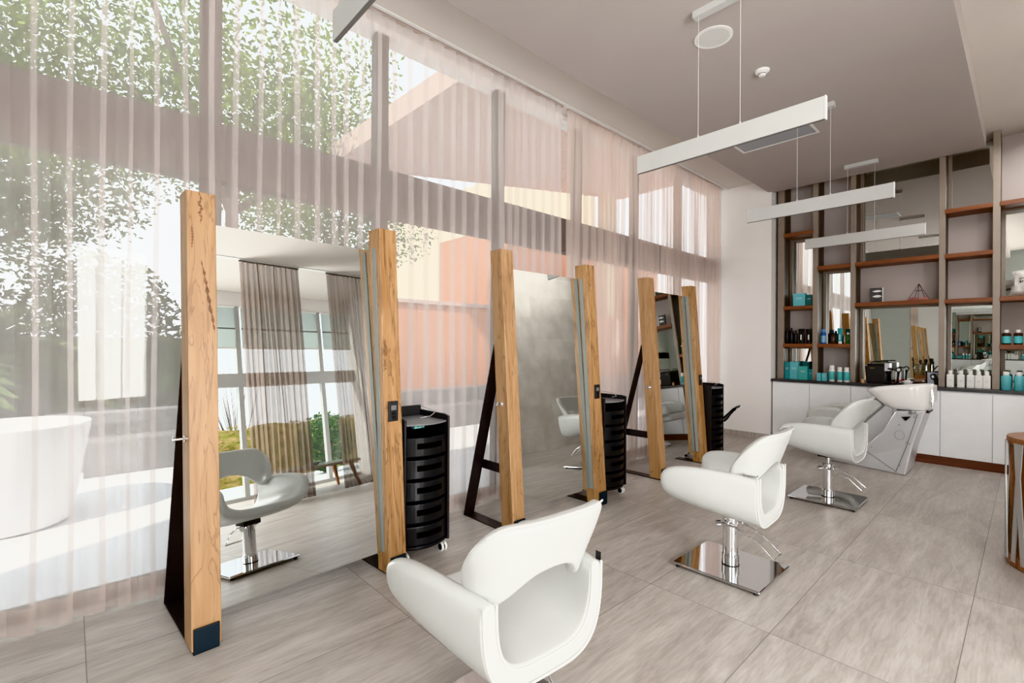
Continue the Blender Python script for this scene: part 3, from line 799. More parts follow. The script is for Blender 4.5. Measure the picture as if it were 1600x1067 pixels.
bottle('hair_product_bottle', 'squat dark bottle between the blue bottle and teal tube, front one', -1.850, Z2, .155, .036, M['amber'], M['black_plastic'], neck=.5)
bottle('hair_product_bottle', 'taller dark bottle behind the squat one on the second bay shelf', -1.900, Z2, .190, .028, M['black_plastic'], M['black_matt'], y=YQ + .07)
tube_('slim teal tube on the second bay shelf', -1.770, Z2, .215, .060, M['teal'], M['white_plastic'])
bottle('hair_product_bottle', 'dark green bottle at the right end of the second bay shelf', -1.675, Z2, .155, .029, M['green'], M['white_plastic'], neck=.5)
gW = 'white and teal bottles in the second bay'
wt = banded('white_teal_bottle', [(0, (.72, .72, .71)), (.022, (.08, .40, .42)), (.135, (.72, .72, .71))])
bottle('hair_product_bottle', 'white and teal bottle, tallest of three beside the small teal cartons', -1.838, ZK, .218, .036, wt, M['white_plastic'], y=7.66, group=gW, neck=.62, cap_h=.2)
bottle('hair_product_bottle', 'white and teal bottle, middle of the three on the counter', -1.745, ZK, .195, .033, wt, M['white_plastic'], y=7.66, group=gW, neck=.62, cap_h=.2)
bottle('hair_product_bottle', 'white and teal bottle, right one of three next to the third upright', -1.668, ZK, .195, .035, wt, M['white_plastic'], y=7.66, group=gW, neck=.62, cap_h=.2)
gK = 'plain white bottles on the right of the counter'
def white_bottle(label, x, y=7.69):
    r = thing('shampoo_bottle', label, 'bottle', (x, y, ZK), 0, gK)
    g = MB(); w, d = .033, .022
    g.box(-w, w, -d, d, 0, .155); obj('bottle_body', g, M['white_plastic'], r, bevel=.010)
    obj('cap', MB().lathe([(.020, .154), (.020, .196), (.018, .200)], n=18), M['white_plastic'], r, smooth=True)
    l = MB(); l.box(-.014, .014, -d - .0006, -d, .085, .089); l.box(-.009, .009, -d - .0006, -d, .070, .073); l.box(-.016, .016, -d - .0006, -d, .020, .022)
    obj('printed_lines', l, M['grille'], r)
    return r
for k, x in enumerate((-.640, -.548, -.466, -.398, -.332)):
    white_bottle('plain white bottle, %s in the row of five on the counter' % ['first from the left', 'second from the left', 'middle one', 'fourth from the left', 'last on the right'][k], x)
db = 'dark brown bottles with teal labels on the right shelf'
tl = mat('turquoise_label', (.10, .48, .52), .4)
bottle('hair_product_bottle', 'dark brown bottle with teal label, left of the two on the right shelf', -.178, 1.425, .165, .036, M['amber'], M['white_plastic'], y=7.73, group=db, neck=.45, lab=tl)
bottle('hair_product_bottle', 'dark brown bottle with teal label, right of the two at the frame edge', -.086, 1.425, .165, .036, M['amber'], M['white_plastic'], y=7.73, group=db, neck=.45, lab=tl)
tb = 'turquoise bottles at the right end of the counter'
bottle('shampoo_bottle', 'turquoise bottle with white cap beside the last upright', -.178, ZK, .205, .042, M['teal_light'], M['white_plastic'], y=7.70, group=tb, neck=.5)
bottle('shampoo_bottle', 'turquoise bottle with white cap at the right frame edge', -.078, ZK, .205, .042, M['teal_light'], M['white_plastic'], y=7.70, group=tb, neck=.5)

# photo book
r = thing('photo_book', 'upright black and white photo book on the wide upper shelf', 'book', (-1.372, 7.80, 1.975), .05)
obj('cover', MB().box(-.068, .062, -.012, .012, 0, .192), mat('grey_photo_print', (.06, .06, .065), .5, var=.5, vscale=22, stretch=(.6, 1, 2.2)), r, bevel=.001)
obj('spine_edge', MB().box(.062, .070, -.012, .012, 0, .192), M['white_plastic'], r)
def blob(x0, x1, zc, h):
    pts = []
    for i in range(13): u = i / 12; pts.append((x0 + (x1 - x0) * u, -.0128, zc + h * math.sin(PI * u) ** .7 * (.6 + .4 * u)))
    for i in range(12, -1, -1): u = i / 12; pts.append((x0 + (x1 - x0) * u, -.0128, zc - h * .55 * math.sin(PI * u)))
    g = MB(); vs = [g.bm.verts.new(p) for p in pts[:-1]]; g.bm.faces.new(vs); return g
for k in range(2): obj('white_shape', blob(-.045, .058, (.145, .078)[k], (.020, .024)[k]), M['white_plastic'], r)
# wire prism
r = thing('wire_pyramid', 'open geometric wire pyramid ornament on the wide upper shelf', 'ornament', (-.945, 7.82, 1.975))
ap = (0, 0, .212); cs = [(-.108, -.06, .004), (.0, -.075, .004), (.108, -.06, .004), (.06, .07, .004), (-.06, .07, .004)]
g = MB()
for c in cs: g.tube([c, ap], .0026, 6)
g.tube(cs, .0026, 6, closed=True)
ml = [tuple(Vector(c).lerp(Vector(ap), .58)) for c in cs]; g.tube(ml, .002, 6, closed=True)
obj('wire_frame', g, mat('dark_copper_wire', (.09, .035, .03), .4, .5), r)
g = MB()
for c0, c1 in ((0, 1), (1, 2)):
    a, b = Vector(cs[c0]), Vector(cs[c1]); a2, b2 = a.lerp(Vector(ap), .16), b.lerp(Vector(ap), .16)
    v = [g.bm.verts.new(q) for q in (a.lerp(b, .08), b.lerp(a, .08), b2.lerp(a2, .1), a2.lerp(b2, .1))]; g.bm.faces.new(v)
obj('rose_pane', g, mat('rose_tinted_pane', (.30, .12, .12), .3), r)
# pillow like printed bag
r = thing('printed_bag', 'crumpled white printed plastic bag on the right shelf', 'bag', (-.02, 7.82, 1.965))
rows = []
for j in range(13):
    v = -1 + 2 * j / 12; row = []
    for i in range(13):
        u = -1 + 2 * i / 12
        th = .055 * (max(0, 1 - u ** 4)) ** .5 * (max(0, 1 - v ** 4)) ** .5 + .003
        w = .125 * (1 + .13 * v * v - .06)
        row.append((u * w + .012 * v, -th + .006 * math.sin(9 * u + 4 * v), .150 + v * (.148 + .012 * u)))
    rows.append(row)
back = [[(x, -y + .004, z) for x, y, z in q] for q in rows]
g = MB(); g.grid(rows); g.grid(back)
obj('bag_body', g, mat('crinkled_white_film', (.60, .585, .565), .3, bump=.6, bscale=30, var=.12, vscale=14), r, smooth=True)
g = MB()
rq = random.Random(4)
for q, zz in enumerate((.20, .165, .045)):
    x = -.06
    while x < .08:
        w = rq.uniform(.006, .016); g.box(x, x + w, -.062 if q < 2 else -.046, -.058 if q < 2 else -.040, zz + .02 * x / .1 * (q < 2), zz + .006 + rq.uniform(0, .006)); x += w + .006
obj('print_marks', g, M['black_matt'], r)

# things on the counter behind the basin
r = thing('coffee_machine', 'black box coffee machine on the counter behind the basin', 'coffee machine', (-1.335, 7.74, ZK))
obj('housing', MB().box(-.115, .070, -.085, .11, .012, .235), M['black_matt'], r, bevel=.008)
g = MB(); g.prism([(-.11, -.08, .235), (.07, -.08, .235), (.07, .10, .250), (-.09, .10, .245)], (0, 0, .018)); obj('lid', g, M['black_plastic'], r, bevel=.004)
obj('lid_handle', MB().tube([(-.08, 0, .262), (-.06, 0, .282), (.08, 0, .290), (.10, 0, .286)], .007, 8), M['black_plastic'], r, smooth=True)
obj('brew_head', MB().box(.070, .125, -.07, .07, .165, .265), M['silver'], r, bevel=.005)
obj('spout', MB().lathe([(.012, .125), (.020, .165)], c=(.098, -.03, 0), n=14), M['black_plastic'], r)
obj('portafilter_handle', MB().tube([(.098, -.05, .195), (.13, -.09, .198), (.165, -.11, .190)], [.010, .011, .012], 10), M['black_plastic'], r, smooth=True)
obj('drip_tray', MB().box(.070, .150, -.075, .075, 0, .030), M['black_plastic'], r, bevel=.003)
obj('front_foot', MB().box(-.115, .070, -.08, .10, 0, .012), M['black_matt'], r)
obj('brand_line', MB().box(-.075, -.035, -.087, -.085, .196, .202), mat('faded_gold_print', (.35, .25, .08), .4), r)
r = thing('milk_frother', 'black stemmed gadget on a round foot right of the coffee machine', 'gadget', (-1.135, 7.70, ZK))
obj('foot', MB().lathe([(.042, 0), (.040, .018), (.016, .034)], n=20), M['black_plastic'], r, smooth=True)
obj('stem', MB().tube([(0, 0, .03), (.004, 0, .10), (.010, 0, .165)], [.013, .011, .015], 10), M['black_plastic'], r, smooth=True)
obj('head_ring', MB().tube([(.010 + .026 * math.cos(a), 0, .185 + .026 * math.sin(a)) for a in [2 * PI * i / 14 for i in range(14)]], .007, 8, closed=True), M['black_plastic'], r, smooth=True)
r = thing('milk_carton', 'white and red carton between the coffee machine and black gadget', 'carton', (-1.150, 7.85, ZK))
obj('carton_body', MB().box(-.028, .028, -.028, .028, 0, .165), banded('white_red_carton', [(0, (.78, .76, .75)), (.03, (.6, .06, .06)), (.05, (.78, .76, .75))]), r, bevel=.003)
g = MB(); g.prism([(-.028, -.028, .165), (-.028, .028, .165), (-.028, 0, .195)], (.056, 0, 0)); obj('gable_top', g, M['white_plastic'], r)
r = thing('wooden_block', 'small pale wooden block on the counter left of the coffee machine', 'block', (-1.485, 7.66, ZK))
g = MB(); g.prism([(-.018, -.015, 0), (.014, -.015, 0), (.016, -.015, .040), (-.006, -.015, .056), (-.020, -.015, .040)], (0, .03, 0)); obj('block_body', g, mat('pale_beech', (.60, .36, .22), .5, var=.1), r, bevel=.003)
r = thing('drink_dispenser', 'square glass drink dispenser with amber drink and black lid knob', 'dispenser', (-.918, 7.74, ZK))
gl = glass_mat('dispenser_glass', (.70, .74, .73), .25)
obj('glass_jar', MB().box(-.056, .056, -.05, .05, .035, .250), gl, r, bevel=.008)
obj('drink', MB().box(-.051, .051, -.045, .045, .040, .125), mat('amber_drink', (.42, .13, .045), .15), r, bevel=.006)
obj('lid', MB().box(-.058, .058, -.052, .052, .250, .258), gl, r, bevel=.003)
obj('lid_knob', MB().lathe([(.010, .258), (.010, .275), (.018, .282), (.014, .315), (.004, .320)], n=16), M['black_plastic'], r, smooth=True)
obj('stand', MB().box(-.06, .06, -.055, .055, 0, .022), M['black_matt'], r, bevel=.004)
obj('tap', MB().cyl((.03, -.055, .06), (.03, -.085, .055), .008, 10), M['chrome'], r)
obj('foot_block', MB().box(-.05, .05, -.045, .045, .022, .035), M['black_matt'], r)
r = thing('serving_dish', 'low white dish with red brown rim between gadget and drink dispenser', 'dish', (-1.035, 7.70, ZK))
obj('dish_bowl', MB().lathe([(.030, 0), (.045, .012), (.058, .045), (.055, .046), (.040, .016), (.0, .010)], n=24), M['ceramic'], r, smooth=True)
obj('cloth', MB().box(-.035, .03, -.03, .03, .030, .058), M['white_plastic'], r, bevel=.012)
r = thing('framed_photo', 'propped portrait print of a person with dark curly hair by the counter upright', 'photo', (-.792, 7.78, ZK), .0)
obj('print', MB().box(-.065, .045, -.004, .004, .0, .165), mat('grey_blue_print', (.36, .38, .46), .5, var=.1), r)
def disc(cx, cz, rx, rz, y=-.0048, n=20):
    g = MB(); vs = [g.bm.verts.new((cx + rx * math.cos(2 * PI * i / n) * (1 + .12 * math.sin(5 * i)), y, cz + rz * math.sin(2 * PI * i / n))) for i in range(n)]; g.bm.faces.new(vs); return g
obj('printed_hair', disc(-.006, .112, .034, .040), M['black_matt'], r)
obj('printed_dress', disc(.022, .055, .028, .048, -.0046), M['black_matt'], r)
obj('printed_face', disc(-.014, .112, .012, .017, -.0054), M['white_plastic'], r)

# ------------------------------------------------------------------ hair washing unit
r = thing('shampoo_station', 'silver hair washing station with white ceramic basin before the white counter', 'hair wash unit', (-1.659, 6.90, 0), 0)
# local: x along the unit (foot end to basin), symmetric about y = 0, wider towards the basin
K_ = .949
def hwid(x): return .055 + .205 * max(0, min(1, x / .74))
prof = [(.0, .0), (.0, .03), (.06, .055), (.20, .068), (.28, .11), (.343, .196), (.46, .335), (.569, .457), (.69, .69), (.965, .715), (.851, .312), (.79, .0)]
prof = [(x * K_, z) for x, z in prof]
g = MB(); A_ = [g.bm.verts.new((x, -hwid(x), z)) for x, z in prof]; B_ = [g.bm.verts.new((x, hwid(x), z)) for x, z in prof]
g.bm.faces.new(list(reversed(A_))); g.bm.faces.new(B_)
for i in range(len(prof)):
    j = (i + 1) % len(prof); g.bm.faces.new((A_[i], A_[j], B_[j], B_[i]))
obj('base', g, M['silver'], r, bevel=.02)
def S(x, z, off=.002): x *= K_; return (x, -hwid(x) - off, z)
g = MB(); g.tube([S(.365, .215), S(.525, .125), S(.695, .03)], .0025, 6); g.tube([S(.700, .02), S(.80, .32), S(.895, .68)], .0025, 6)
g.tube([S(.735 + .045 * math.cos(2 * PI * i / 24), .43 + .05 * math.sin(2 * PI * i / 24)) for i in range(24)], .0012, 4, closed=True)
obj('panel_seam', g, M['slit'], r)
g = MB()
for q in ((.46, .25), (.73, .54), (.80, .36), (.825, .35), (.74, .10), (.865, .64)):
    p_ = S(*q); g.cyl((p_[0], p_[1] - .001, p_[2]), (p_[0], p_[1] + .006, p_[2]), .005, 8)
obj('screw', g, M['slit'], r)
g = MB(); g.prism([S(.749, .632, .004), S(.838, .646, .004), S(.791, .592, .004)], (0, .006, 0)); obj('badge', g, M['black_plastic'], r, label='small black triangular badge')
p_ = S(.835, .688); q_ = S(.875, .690); g = MB(); g.cyl((p_[0], p_[1] - .015, p_[2]), (p_[0], p_[1] + .02, p_[2]), .018, 14); g.cyl((q_[0], q_[1] - .018, q_[2]), (q_[0], q_[1] + .02, q_[2]), .014, 14); obj('valve', g, M['chrome'], r)
def oval(cx, cy, rx, ry, z0, tilt, n=40, ex=3.4):
    o = []
    for i in range(n):
        a = 2 * PI * i / n; c, s_ = math.cos(a), math.sin(a)
        x = cx + rx * math.copysign(abs(c) ** (2 / ex), c); y = cy + ry * math.copysign(abs(s_) ** (2 / ex), s_)
        o.append((x, y, z0 + tilt * (x - cx)))
    return o
cy = 0
rows = [oval(.775, cy, .160, .20, .700, .02), oval(.762, cy, .184, .24, .714, .02), oval(.715, cy, .232, .272, .79, .04), oval(.668, cy, .280, .282, .90, .105), oval(.658, cy, .292, .286, .945, .145), oval(.662, cy, .282, .275, .956, .145),
        oval(.665, cy, .262, .250, .944, .14), oval(.69, cy, .215, .215, .86, .10), oval(.72, cy, .15, .15, .78, .05), oval(.74, cy, .04, .04, .755, .0)]
g = MB(); V = g.grid(rows, closed=True); g.bm.faces.new(list(reversed(V[0]))); g.bm.faces.new(V[-1])
bs = obj('basin', g, M['ceramic'], r, smooth=True, sub=1)
obj('basin_rear_box', MB().box(.925, .965, -.16, .16, .80, .975), M['white_plastic'], r, bevel=.01)
obj('hose_holder', MB().tube([(.955, -.19, .94), (.968, -.19, .84), (.955, -.19, .74), (.93, -.19, .72)], .009, 8), M['chrome'], r, smooth=True)
obj('basin_bracket', MB().box(.66, .93, -.16, .16, .685, .712), M['black_matt'], r)
# reclining seat of the unit
g = MB(); g.prism([(-.22, -.235, .40), (.12, -.235, .36), (.26, -.235, .40), (.30, -.235, .47), (.10, -.235, .47), (-.20, -.235, .49)], (0, .47, 0)); obj('seat', g, M['leather'], r, bevel=.03, smooth=True)
g = MB(); g.prism([(.16, -.21, .42), (.25, -.21, .40), (.54, -.21, .74), (.48, -.21, .80), (.39, -.21, .78)], (0, .42, 0)); obj('backrest', g, M['leather'], r, bevel=.03, smooth=True)
for y0 in (-.31, .235):
    g = MB(); g.prism([(-.20, y0, .50), (.20, y0, .45), (.30, y0, .52), (.26, y0, .62), (.12, y0, .675), (-.06, y0, .668), (-.18, y0, .61)], (0, .075, 0)); obj('armrest', g, M['leather'], r, bevel=.03, smooth=True)

# ------------------------------------------------------------------ drum table at the right edge
r = thing('drum_table', 'round walnut drum side table wrapped with crossed grey metal straps', 'table', (.232, 4.56, 0))
RR = .335
g = MB(); g.lathe([(RR - .05, .775), (RR - .002, .775), (RR, .78), (RR, .815), (RR - .003, .82), (.0, .82)], n=48); obj('table_top', g, M['drumwood'], r, smooth=True)
g = MB(); g.lathe([(.0, .0), (RR - .01, .0), (RR, .006), (RR, .07), (RR - .03, .072)], n=48); obj('base_ring', g, M['drumwood'], r, smooth=True)
obj('inner_drum', MB().lathe([(RR - .075, .06), (RR - .075, .78)], n=40), M['drumdark'], r, smooth=True)
for k in range(9):
    a = 2 * PI * k / 9 + .35; g = MB(); ca, sa = math.cos(a), math.sin(a)
    p, q = Vector((ca, sa, 0)), Vector((-sa, ca, 0))
    pts = [p * (RR - .075) - q * .05, p * (RR - .018) - q * .05, p * (RR - .018) + q * .05, p * (RR - .075) + q * .05]
    g.hexa([tuple(v + Vector((0, 0, .07))) for v in pts] + [tuple(v + Vector((0, 0, .776))) for v in pts]); obj('stave', g, M['drumwood'], r)
for k in range(26):
    a0 = 2 * PI * k / 26; a1 = a0 + (.17 if k % 2 else -.17)
    rows = []
    for i in range(9):
        t = i / 8; aa = a0 + (a1 - a0) * t; z = .035 + .755 * t
        rows.append([((RR + .004) * math.cos(aa + d), (RR + .004) * math.sin(aa + d), z) for d in (-.052, .052)])
    g = MB(); g.grid(rows); obj('metal_strap', g, M['strap'], r, solid=.006)
r = thing('towel_bowl', 'pale blue white bowl of folded cloth on the drum table', 'bowl', (.10, 4.52, .82))
obj('bowl_body', MB().lathe([(.065, 0), (.072, .004), (.105, .075), (.100, .076), (.068, .010), (0, .008)], n=28), M['ceramic'], r, smooth=True)
tw = MB(); tw.lathe([(.095, .066), (.088, .085), (.05, .098), (.0, .102)], n=20)
obj('folded_cloth', tw, M['towel'], r, smooth=True)

# ------------------------------------------------------------------ garden and terrace outside the left windows
struct('terrace', MB().box(-24, XW - .1, -14, 22, -.16, -.01), M['terrace'], 'bright pale terrace outside the window wall')
tag(obj('garden_wall', MB().box(-7.2, -6.95, -.2, 14, -.01, .62), M['dark_wall'], None, bevel=.01), 'low dark grey garden wall beyond the terrace', 'wall')
tag(obj('bench_ledge', MB().box(-6.945, -6.6, .1, 9.5, -.01, .36), M['dark_wall'], None, bevel=.01), 'low stone ledge at the foot of the garden wall', 'ledge')
tag(obj('boundary_wall', MB().box(-12.3, -12.0, -12, 3.9, -.01, 1.5), M['boundary'], None), 'grey green boundary wall behind the palms', 'wall')
pr = thing('terrace_planter', 'large round white planter on the terrace seen through the sheer curtain', 'planter', (-5.3, -.34, 0))
obj('pot', MB().lathe([(.34, 0), (.36, .02), (.47, .74), (.47, .765), (.44, .765), (.42, .68), (0, .68)], n=40), M['white_pot'], pr, smooth=True)
obj('soil', MB().lathe([(.42, .66), (.0, .69)], n=24), M['soil'], pr)
pr2 = dup(pr, (-5.0, -1.7, 0), 0, 'second round white planter at the left edge of the terrace')
bw = thing('terracotta_building', 'terracotta rendered outbuilding beyond the garden wall', 'building', (-9.7, 9.5, 0))
obj('wall', MB().box(-2.2, 2.0, -5.4, 6, 0, 2.15), M['terracotta'], bw)
obj('upper_wall', MB().box(-2.6, .6, -1.2, 6, 2.15, 4.5), M['terracotta'], bw)
obj('parapet', MB().box(-2.25, 2.05, -5.45, -1.2, 2.15, 2.22), M['soffit'], bw)
ov = thing('roof_overhang', 'sloping rose grey concrete canopy over the terrace on the right', 'canopy', (-6, 8, 0))
g = MB(); g.hexa([(-2.6, -4.6, 4.6), (2.4, -4.2, 4.9), (2.4, 4.5, 5.9), (-2.6, 4.5, 5.9), (-2.6, -4.6, 4.95), (2.4, -4.2, 5.2), (2.4, 4.5, 6.2), (-2.6, 4.5, 6.2)])
obj('slab', g, M['soffit'], ov); obj('pillar', MB().box(-2.5, -2.15, 3.2, 3.6, 0, 5.75), M['lit_wall'], ov)
tag(obj('cream_wall', MB().box(-30, -12.6, 16.0, 16.4, -.01, 10), M['lit_wall'], None), 'tall sunlit cream wall behind the terracotta building', 'wall')

def leaves(bm, cx, cy, cz, rx, ry, rz, n, s, rnd, shell=.35):
    for _ in range(n):
        while True:
            p = Vector((rnd.uniform(-1, 1), rnd.uniform(-1, 1), rnd.uniform(-1, 1)))
            if shell < p.length < 1: break
        c = Vector((cx + p.x * rx, cy + p.y * ry, cz + p.z * rz))
        a = Vector((rnd.gauss(0, 1), rnd.gauss(0, 1), rnd.gauss(0, .7))).normalized(); b = a.orthogonal().normalized()
        ss_ = s * rnd.uniform(.6, 1.3)
        v = [bm.verts.new(c + q) for q in (-a * ss_, b * ss_ * .45, a * ss_, -b * ss_ * .45)]
        bm.faces.new(v)
def tree(label, x, y, h, crown, seed, m, n=1500, s=.10, trunk_r=.11):
    rnd = random.Random(seed)
    r = thing('garden_tree', label, 'tree', (x, y, 0))
    t = MB(); top = Vector((rnd.uniform(-.3, .3), rnd.uniform(-.3, .3), h * .55))
    t.tube([(0, 0, -.02), (.05, .08, h * .25), tuple(top)], [trunk_r, trunk_r * .8, trunk_r * .6], 9)
    ends = []
    for k in range(7):
        a = 2 * PI * k / 7 + rnd.uniform(-.3, .3); st = top * rnd.uniform(.75, 1.0)
        e = Vector((math.cos(a) * crown * rnd.uniform(.5, .85), math.sin(a) * crown * rnd.uniform(.5, .85), h * rnd.uniform(.50, 1.0)))
        md = st.lerp(e, .5) + Vector((rnd.uniform(-.2, .2), rnd.uniform(-.2, .2), .15))
        t.tube([tuple(st), tuple(md), tuple(e)], [trunk_r * .5, trunk_r * .34, trunk_r * .12], 6); ends += [e, md]
    obj('trunk', t, M['bark'], r, smooth=True)
    f = MB()
    for e in ends:
        leaves(f.bm, e.x, e.y, e.z, crown * .42, crown * .42, crown * .34, n // len(ends), s, rnd, .2)
    obj('foliage', f, m, r)
    return r
tree('leafy bright green tree at the upper left outside the window', -9.0, -2.2, 9.0, 3.6, 11, M['leaf'], 22000, .055)
tree('tree with forked bare branches behind the first window mullion', -9.6, 2.0, 8.8, 3.0, 12, M['leaf'], 15000, .055, .15)
tree('grey green tree far behind the white planter', -14.0, -1.6, 6.5, 3.6, 13, M['leaf2'], 16000, .07)
tree('grey green tree beside the terracotta building', -14.8, 6.0, 8.0, 3.2, 14, M['leaf2'], 12000, .07)
tree('far green tree near the left end of the boundary wall', -15.0, -10.0, 8.5, 3.8, 15, M['leaf'], 12000, .08)
def shrub(label, x, y, rx, ry, h, seed, m, n):
    rnd = random.Random(seed); r = thing('garden_shrub', label, 'shrub', (x, y, 0)); f = MB()
    leaves(f.bm, 0, 0, h * .55, rx, ry, h * .46, n, .07, rnd, .0); obj('foliage', f, m, r)
    t = MB()
    for k in range(5): t.tube([(0, 0, -.02), (rx * .3 * math.cos(k * 1.3), ry * .3 * math.sin(k * 1.3), h * .4), (rx * .6 * math.cos(k * 1.3), ry * .6 * math.sin(k * 1.3), h * .8)], [.03, .02, .008], 5)
    obj('stems', t, M['bark'], r); return r
shrub('tall grey green shrub behind the left palm', -10.8, -1.9, .9, 1.2, 3.4, 61, M['leaf2'], 6500)
shrub('grey green shrub between the two palms', -10.6, .35, .8, 1.2, 2.9, 62, M['leaf2'], 4500)
shrub('tall grey green shrub at the far left behind the planter', -9.9, -4.6, .9, 1.5, 3.4, 64, M['leaf2'], 6000)
shrub('low grey green shrub left of the terracotta building', -10.4, 2.7, .7, .9, 2.2, 63, M['leaf'], 3000)
def palm(label, x, y, h, n, L, seed):
    rnd = random.Random(seed); r = thing('palm', label, 'palm', (x, y, 0))
    obj('stem', MB().tube([(0, 0, -.02), (.02, .03, h)], [.09, .06], 8), M['bark'], r, smooth=True)
    f = MB()
    for k in range(n):
        a = rnd.uniform(0, 2 * PI); el = rnd.uniform(-.2, 1.2); ln = L * rnd.uniform(.8, 1.1)
        d = Vector((math.cos(a) * math.cos(el), math.sin(a) * math.cos(el), math.sin(el)))
        sd = d.cross(Vector((0, 0, 1))).normalized()
        prev = Vector((0, 0, h))
        for q in range(1, 9):
            t = q / 8; c = Vector((0, 0, h)) + d * ln * t + Vector((0, 0, -.45 * ln * t * t))
            for sg in (-1, 1):
                tip = c + sd * sg * .28 * ln * (1 - .6 * t) + d * .16 * ln - Vector((0, 0, .05))
                f.bm.faces.new([f.bm.verts.new(v) for v in (prev, c, tip)])
            prev = c
    obj('fronds', f, M['palm'], r); return r
palm('spiky palm behind the white planter', -8.7, -.75, 1.3, 26, 1.15, 21)
palm('spiky palm to the right of the white planter, behind the low wall', -8.6, 1.35, 1.0, 24, 1.0, 22)
palm('spiky palm at the left edge beyond the terrace', -8.4, -3.2, 1.6, 26, 1.2, 23)

# ------------------------------------------------------------------ right-hand side, seen in the mirrors
struct('lawn', MB().box(XR + .1, 26, -14, 22, -.16, -.01), M['terrace'], 'pale paving outside the garden window')
rnd = random.Random(31)
hb = thing('clipped_hedge', 'dark green clipped hedge outside the garden window, in the nearest mirror', 'hedge', (5.7, 5.9, 0))
g = MB(); leaves(g.bm, 0, 0, .72, .45, .75, .72, 2600, .06, rnd, .3); obj('foliage', g, M['hedge'], hb)
obj('woody_core', MB().tube([(0, 0, -.02), (0, 0, .5)], [.1, .05], 6), M['bark'], hb)
bk = thing('planted_bank', 'sloping bank of yellow green ground cover outside the garden window', 'garden bank', (9, 3.6, 0))
rows = []
for i in range(15):
    row = []
    for j in range(29):
        x = -2.2 + i * .36; y = -6 + j * .5
        row.append((x, y, -.02 + .30 * max(0, x + 2.2) + .07 * math.sin(3 * y + x) * (i > 0)))
    rows.append(row)
g = MB(); g.grid(rows); obj('slope', g, M['bank'], bk, smooth=True)
g = MB()
for _ in range(3500):
    x = rnd.uniform(-2.1, 2.8); y = rnd.uniform(-5.8, 7.8); leaves(g.bm, x, y, .03 + .30 * (x + 2.2), .05, .05, .05, 1, .08, rnd, .0)
obj('ground_cover', g, M['bank'], bk)
def bush(label, x, y, seed):
    rnd = random.Random(seed); r = thing('bare_shrub', label, 'shrub', (x, y, 0)); t = MB()
    for k in range(26):
        a = rnd.uniform(0, 2 * PI); e = Vector((math.cos(a) * rnd.uniform(.3, 1.3), math.sin(a) * rnd.uniform(.3, 1.3), rnd.uniform(2.2, 4.2)))
        t.tube([(0, 0, -.02), tuple(e * .5 + Vector((0, 0, .1))), tuple(e)], [.02, .013, .004], 5)
    obj('twigs', t, M['bark'], r); return r
bush('bare twiggy shrub behind the bank, left in the nearest mirror', 12.6, 4.0, 41); bush('bare twiggy shrub behind the bank, right in the nearest mirror', 12.6, 6.6, 42)
curtain('window_drape', 'brown sheer drape panel seen left in the nearest mirror', 1.70, 2.50, 3.38, ZL - .04, .075, .03, .24, M['brown_sheer'], M['brown_hem'], 51)
curtain('window_drape', 'brown sheer drape panel seen at the right side of the nearest mirror', 1.70, 3.85, 4.75, ZL - .04, .07, .03, .24, M['brown_sheer'], M['brown_hem'], 52)
struct('trim_7', MB().box(1.66, 1.74, YF, YS, ZL - .012, ZL), M['white_plastic'])
r = thing('low_table', 'low wooden table with splayed legs reflected in the nearest mirror', 'table', (2.25, 3.75, 0), .0)
obj('table_top', MB().box(-.36, .36, -.75, .55, .385, .425), mat('grey_oak_top', (.36, .31, .27), .3, var=.15, stretch=(6, 1, 1)), r, bevel=.004)
obj('glass_cover', MB().box(-.34, .34, -.73, .53, .425, .431), glass_mat('table_glass', (.9, .95, .93), .2), r)
for sx in (-1, 1):
    for sy in (-.62, .42):
        g = MB(); x = sx * .26; s2 = 1 if sy > 0 else -1
        g.hexa([(x + sx * .06 - .016, sy + s2 * .10 - .016, 0), (x + sx * .06 + .016, sy + s2 * .10 - .016, 0), (x + sx * .06 + .016, sy + s2 * .10 + .016, 0), (x + sx * .06 - .016, sy + s2 * .10 + .016, 0),
                (x - .028, sy - .028, .385), (x + .028, sy - .028, .385), (x + .028, sy + .028, .385), (x - .028, sy + .028, .385)]); obj('leg', g, M['drumwood'], r)
r = thing('glass_bowl', 'small glass bowl on the low wooden table in the mirror', 'bowl', (2.1, 3.62, .431))
obj('bowl_body', MB().lathe([(.03, 0), (.05, .01), (.095, .055), (.09, .056), (.045, .014), (0, .01)], n=24), mat('smoked_glass', (.3, .32, .3), .1), r, smooth=True)
r = thing('wall_mirror', 'large frameless mirror on the wall behind the camera', 'mirror', (-.4, YF, 0))
obj('mirror_glass', MB().box(-1.9, 1.9, .0, .008, .5, 3.1), M['shelf_mirror'], r)

# ------------------------------------------------------------------ light
w = bpy.data.worlds.new('bright_hazy_sky'); scn.world = w; w.use_nodes = True
nt = w.node_tree; nt.nodes.clear()
o = nt.nodes.new('ShaderNodeOutputWorld'); bg = nt.nodes.new('ShaderNodeBackground')
tc = nt.nodes.new('ShaderNodeTexCoord'); sp = nt.nodes.new('ShaderNodeSeparateXYZ'); cr = nt.nodes.new('ShaderNodeValToRGB')
nt.links.new(tc.outputs['Generated'], sp.inputs[0]); nt.links.new(sp.outputs[2], cr.inputs[0])
cr.color_ramp.elements[0].position = 0; cr.color_ramp.elements[0].color = (.97, .97, 1.0, 1)
cr.color_ramp.elements[1].position = .7; cr.color_ramp.elements[1].color = (.86, .93, 1.0, 1)
nt.links.new(cr.outputs[0], bg.inputs[0]); bg.inputs[1].default_value = 2.1; nt.links.new(bg.outputs[0], o.inputs[0])
s = bpy.data.lights.new('sun', 'SUN'); s.energy = 5.5; s.angle = .02; s.color = (1, .90, .76)
so = bpy.data.objects.new('sun', s); C.objects.link(so)
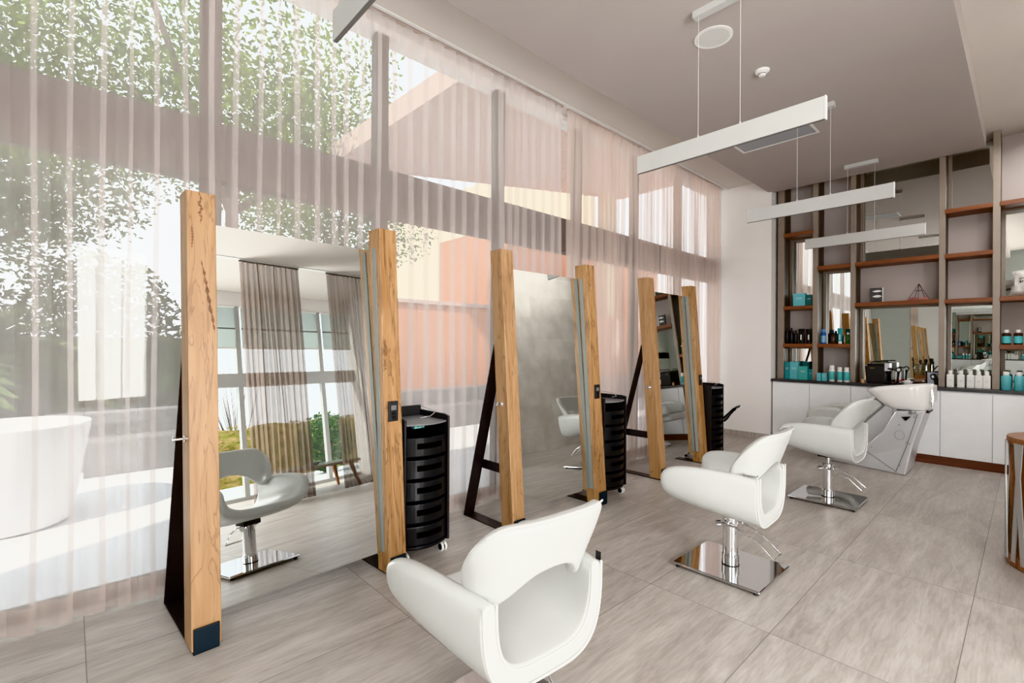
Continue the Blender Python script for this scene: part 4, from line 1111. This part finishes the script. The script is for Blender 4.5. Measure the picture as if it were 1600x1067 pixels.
so.rotation_euler = Vector((-.30, .62, -.72)).to_track_quat('-Z', 'Y').to_euler()

def area(name, loc, aim, sx, sy, e, col):
    a = bpy.data.lights.new(name, 'AREA'); a.shape = 'RECTANGLE'; a.size = sx; a.size_y = sy; a.energy = e; a.color = col
    o = bpy.data.objects.new(name, a); C.objects.link(o); o.location = loc
    o.rotation_euler = (Vector(aim) - Vector(loc)).to_track_quat('-Z', 'Y').to_euler()
area('fill_behind', (.75, -1.5, 1.9), (-.5, 5, 2.2), 1.9, 2.4, 100, (1, .97, .94))  # added fill lamp out of view, brightens the interior from behind the camera
area('fill_side', (3.25, 1.0, 1.7), (-3, 2.6, 2.0), 1.9, 2.4, 230, (1, .98, .96))  # added fill lamp on the lounge side, lifts the chair backs

area('stone_wall_fill', (.10, 6.2, 3.80), (.95, 6.2, 1.3), 2.6, .15, 36, (1, .97, .93))  # unseen lamp added only to brighten the stone wall, no real fitting

# ------------------------------------------------------------------ camera
cam = bpy.data.cameras.new('camera'); co = bpy.data.objects.new('camera', cam); C.objects.link(co)
cam.sensor_width = 36; cam.lens = 747 * 36 / 1600; cam.shift_y = 4.5 / 1600; cam.clip_start = .02; cam.clip_end = 200
yaw = math.atan2(809, 747)
fw = Vector((-math.sin(yaw), math.cos(yaw), 0)); rt = Vector((math.cos(yaw), math.sin(yaw), 0)); up = Vector((0, 0, 1))
ro = .005
rt2 = rt * math.cos(ro) + up * math.sin(ro); up2 = up * math.cos(ro) - rt * math.sin(ro)
mtx = Matrix((rt2, up2, -fw)).transposed().to_4x4(); mtx.translation = (0, 0, 1.4)
co.matrix_world = mtx
scn.camera = co
scn.view_settings.view_transform = 'Khronos PBR Neutral'; scn.view_settings.look = 'None'; scn.view_settings.exposure = .52; scn.view_settings.gamma = 1.
try:
    scn.cycles.use_denoising = True; scn.cycles.max_bounces = 14; scn.cycles.transparent_max_bounces = 40; scn.cycles.diffuse_bounces = 6; scn.cycles.glossy_bounces = 8
    scn.cycles.sample_clamp_indirect = 8
except Exception:
    pass
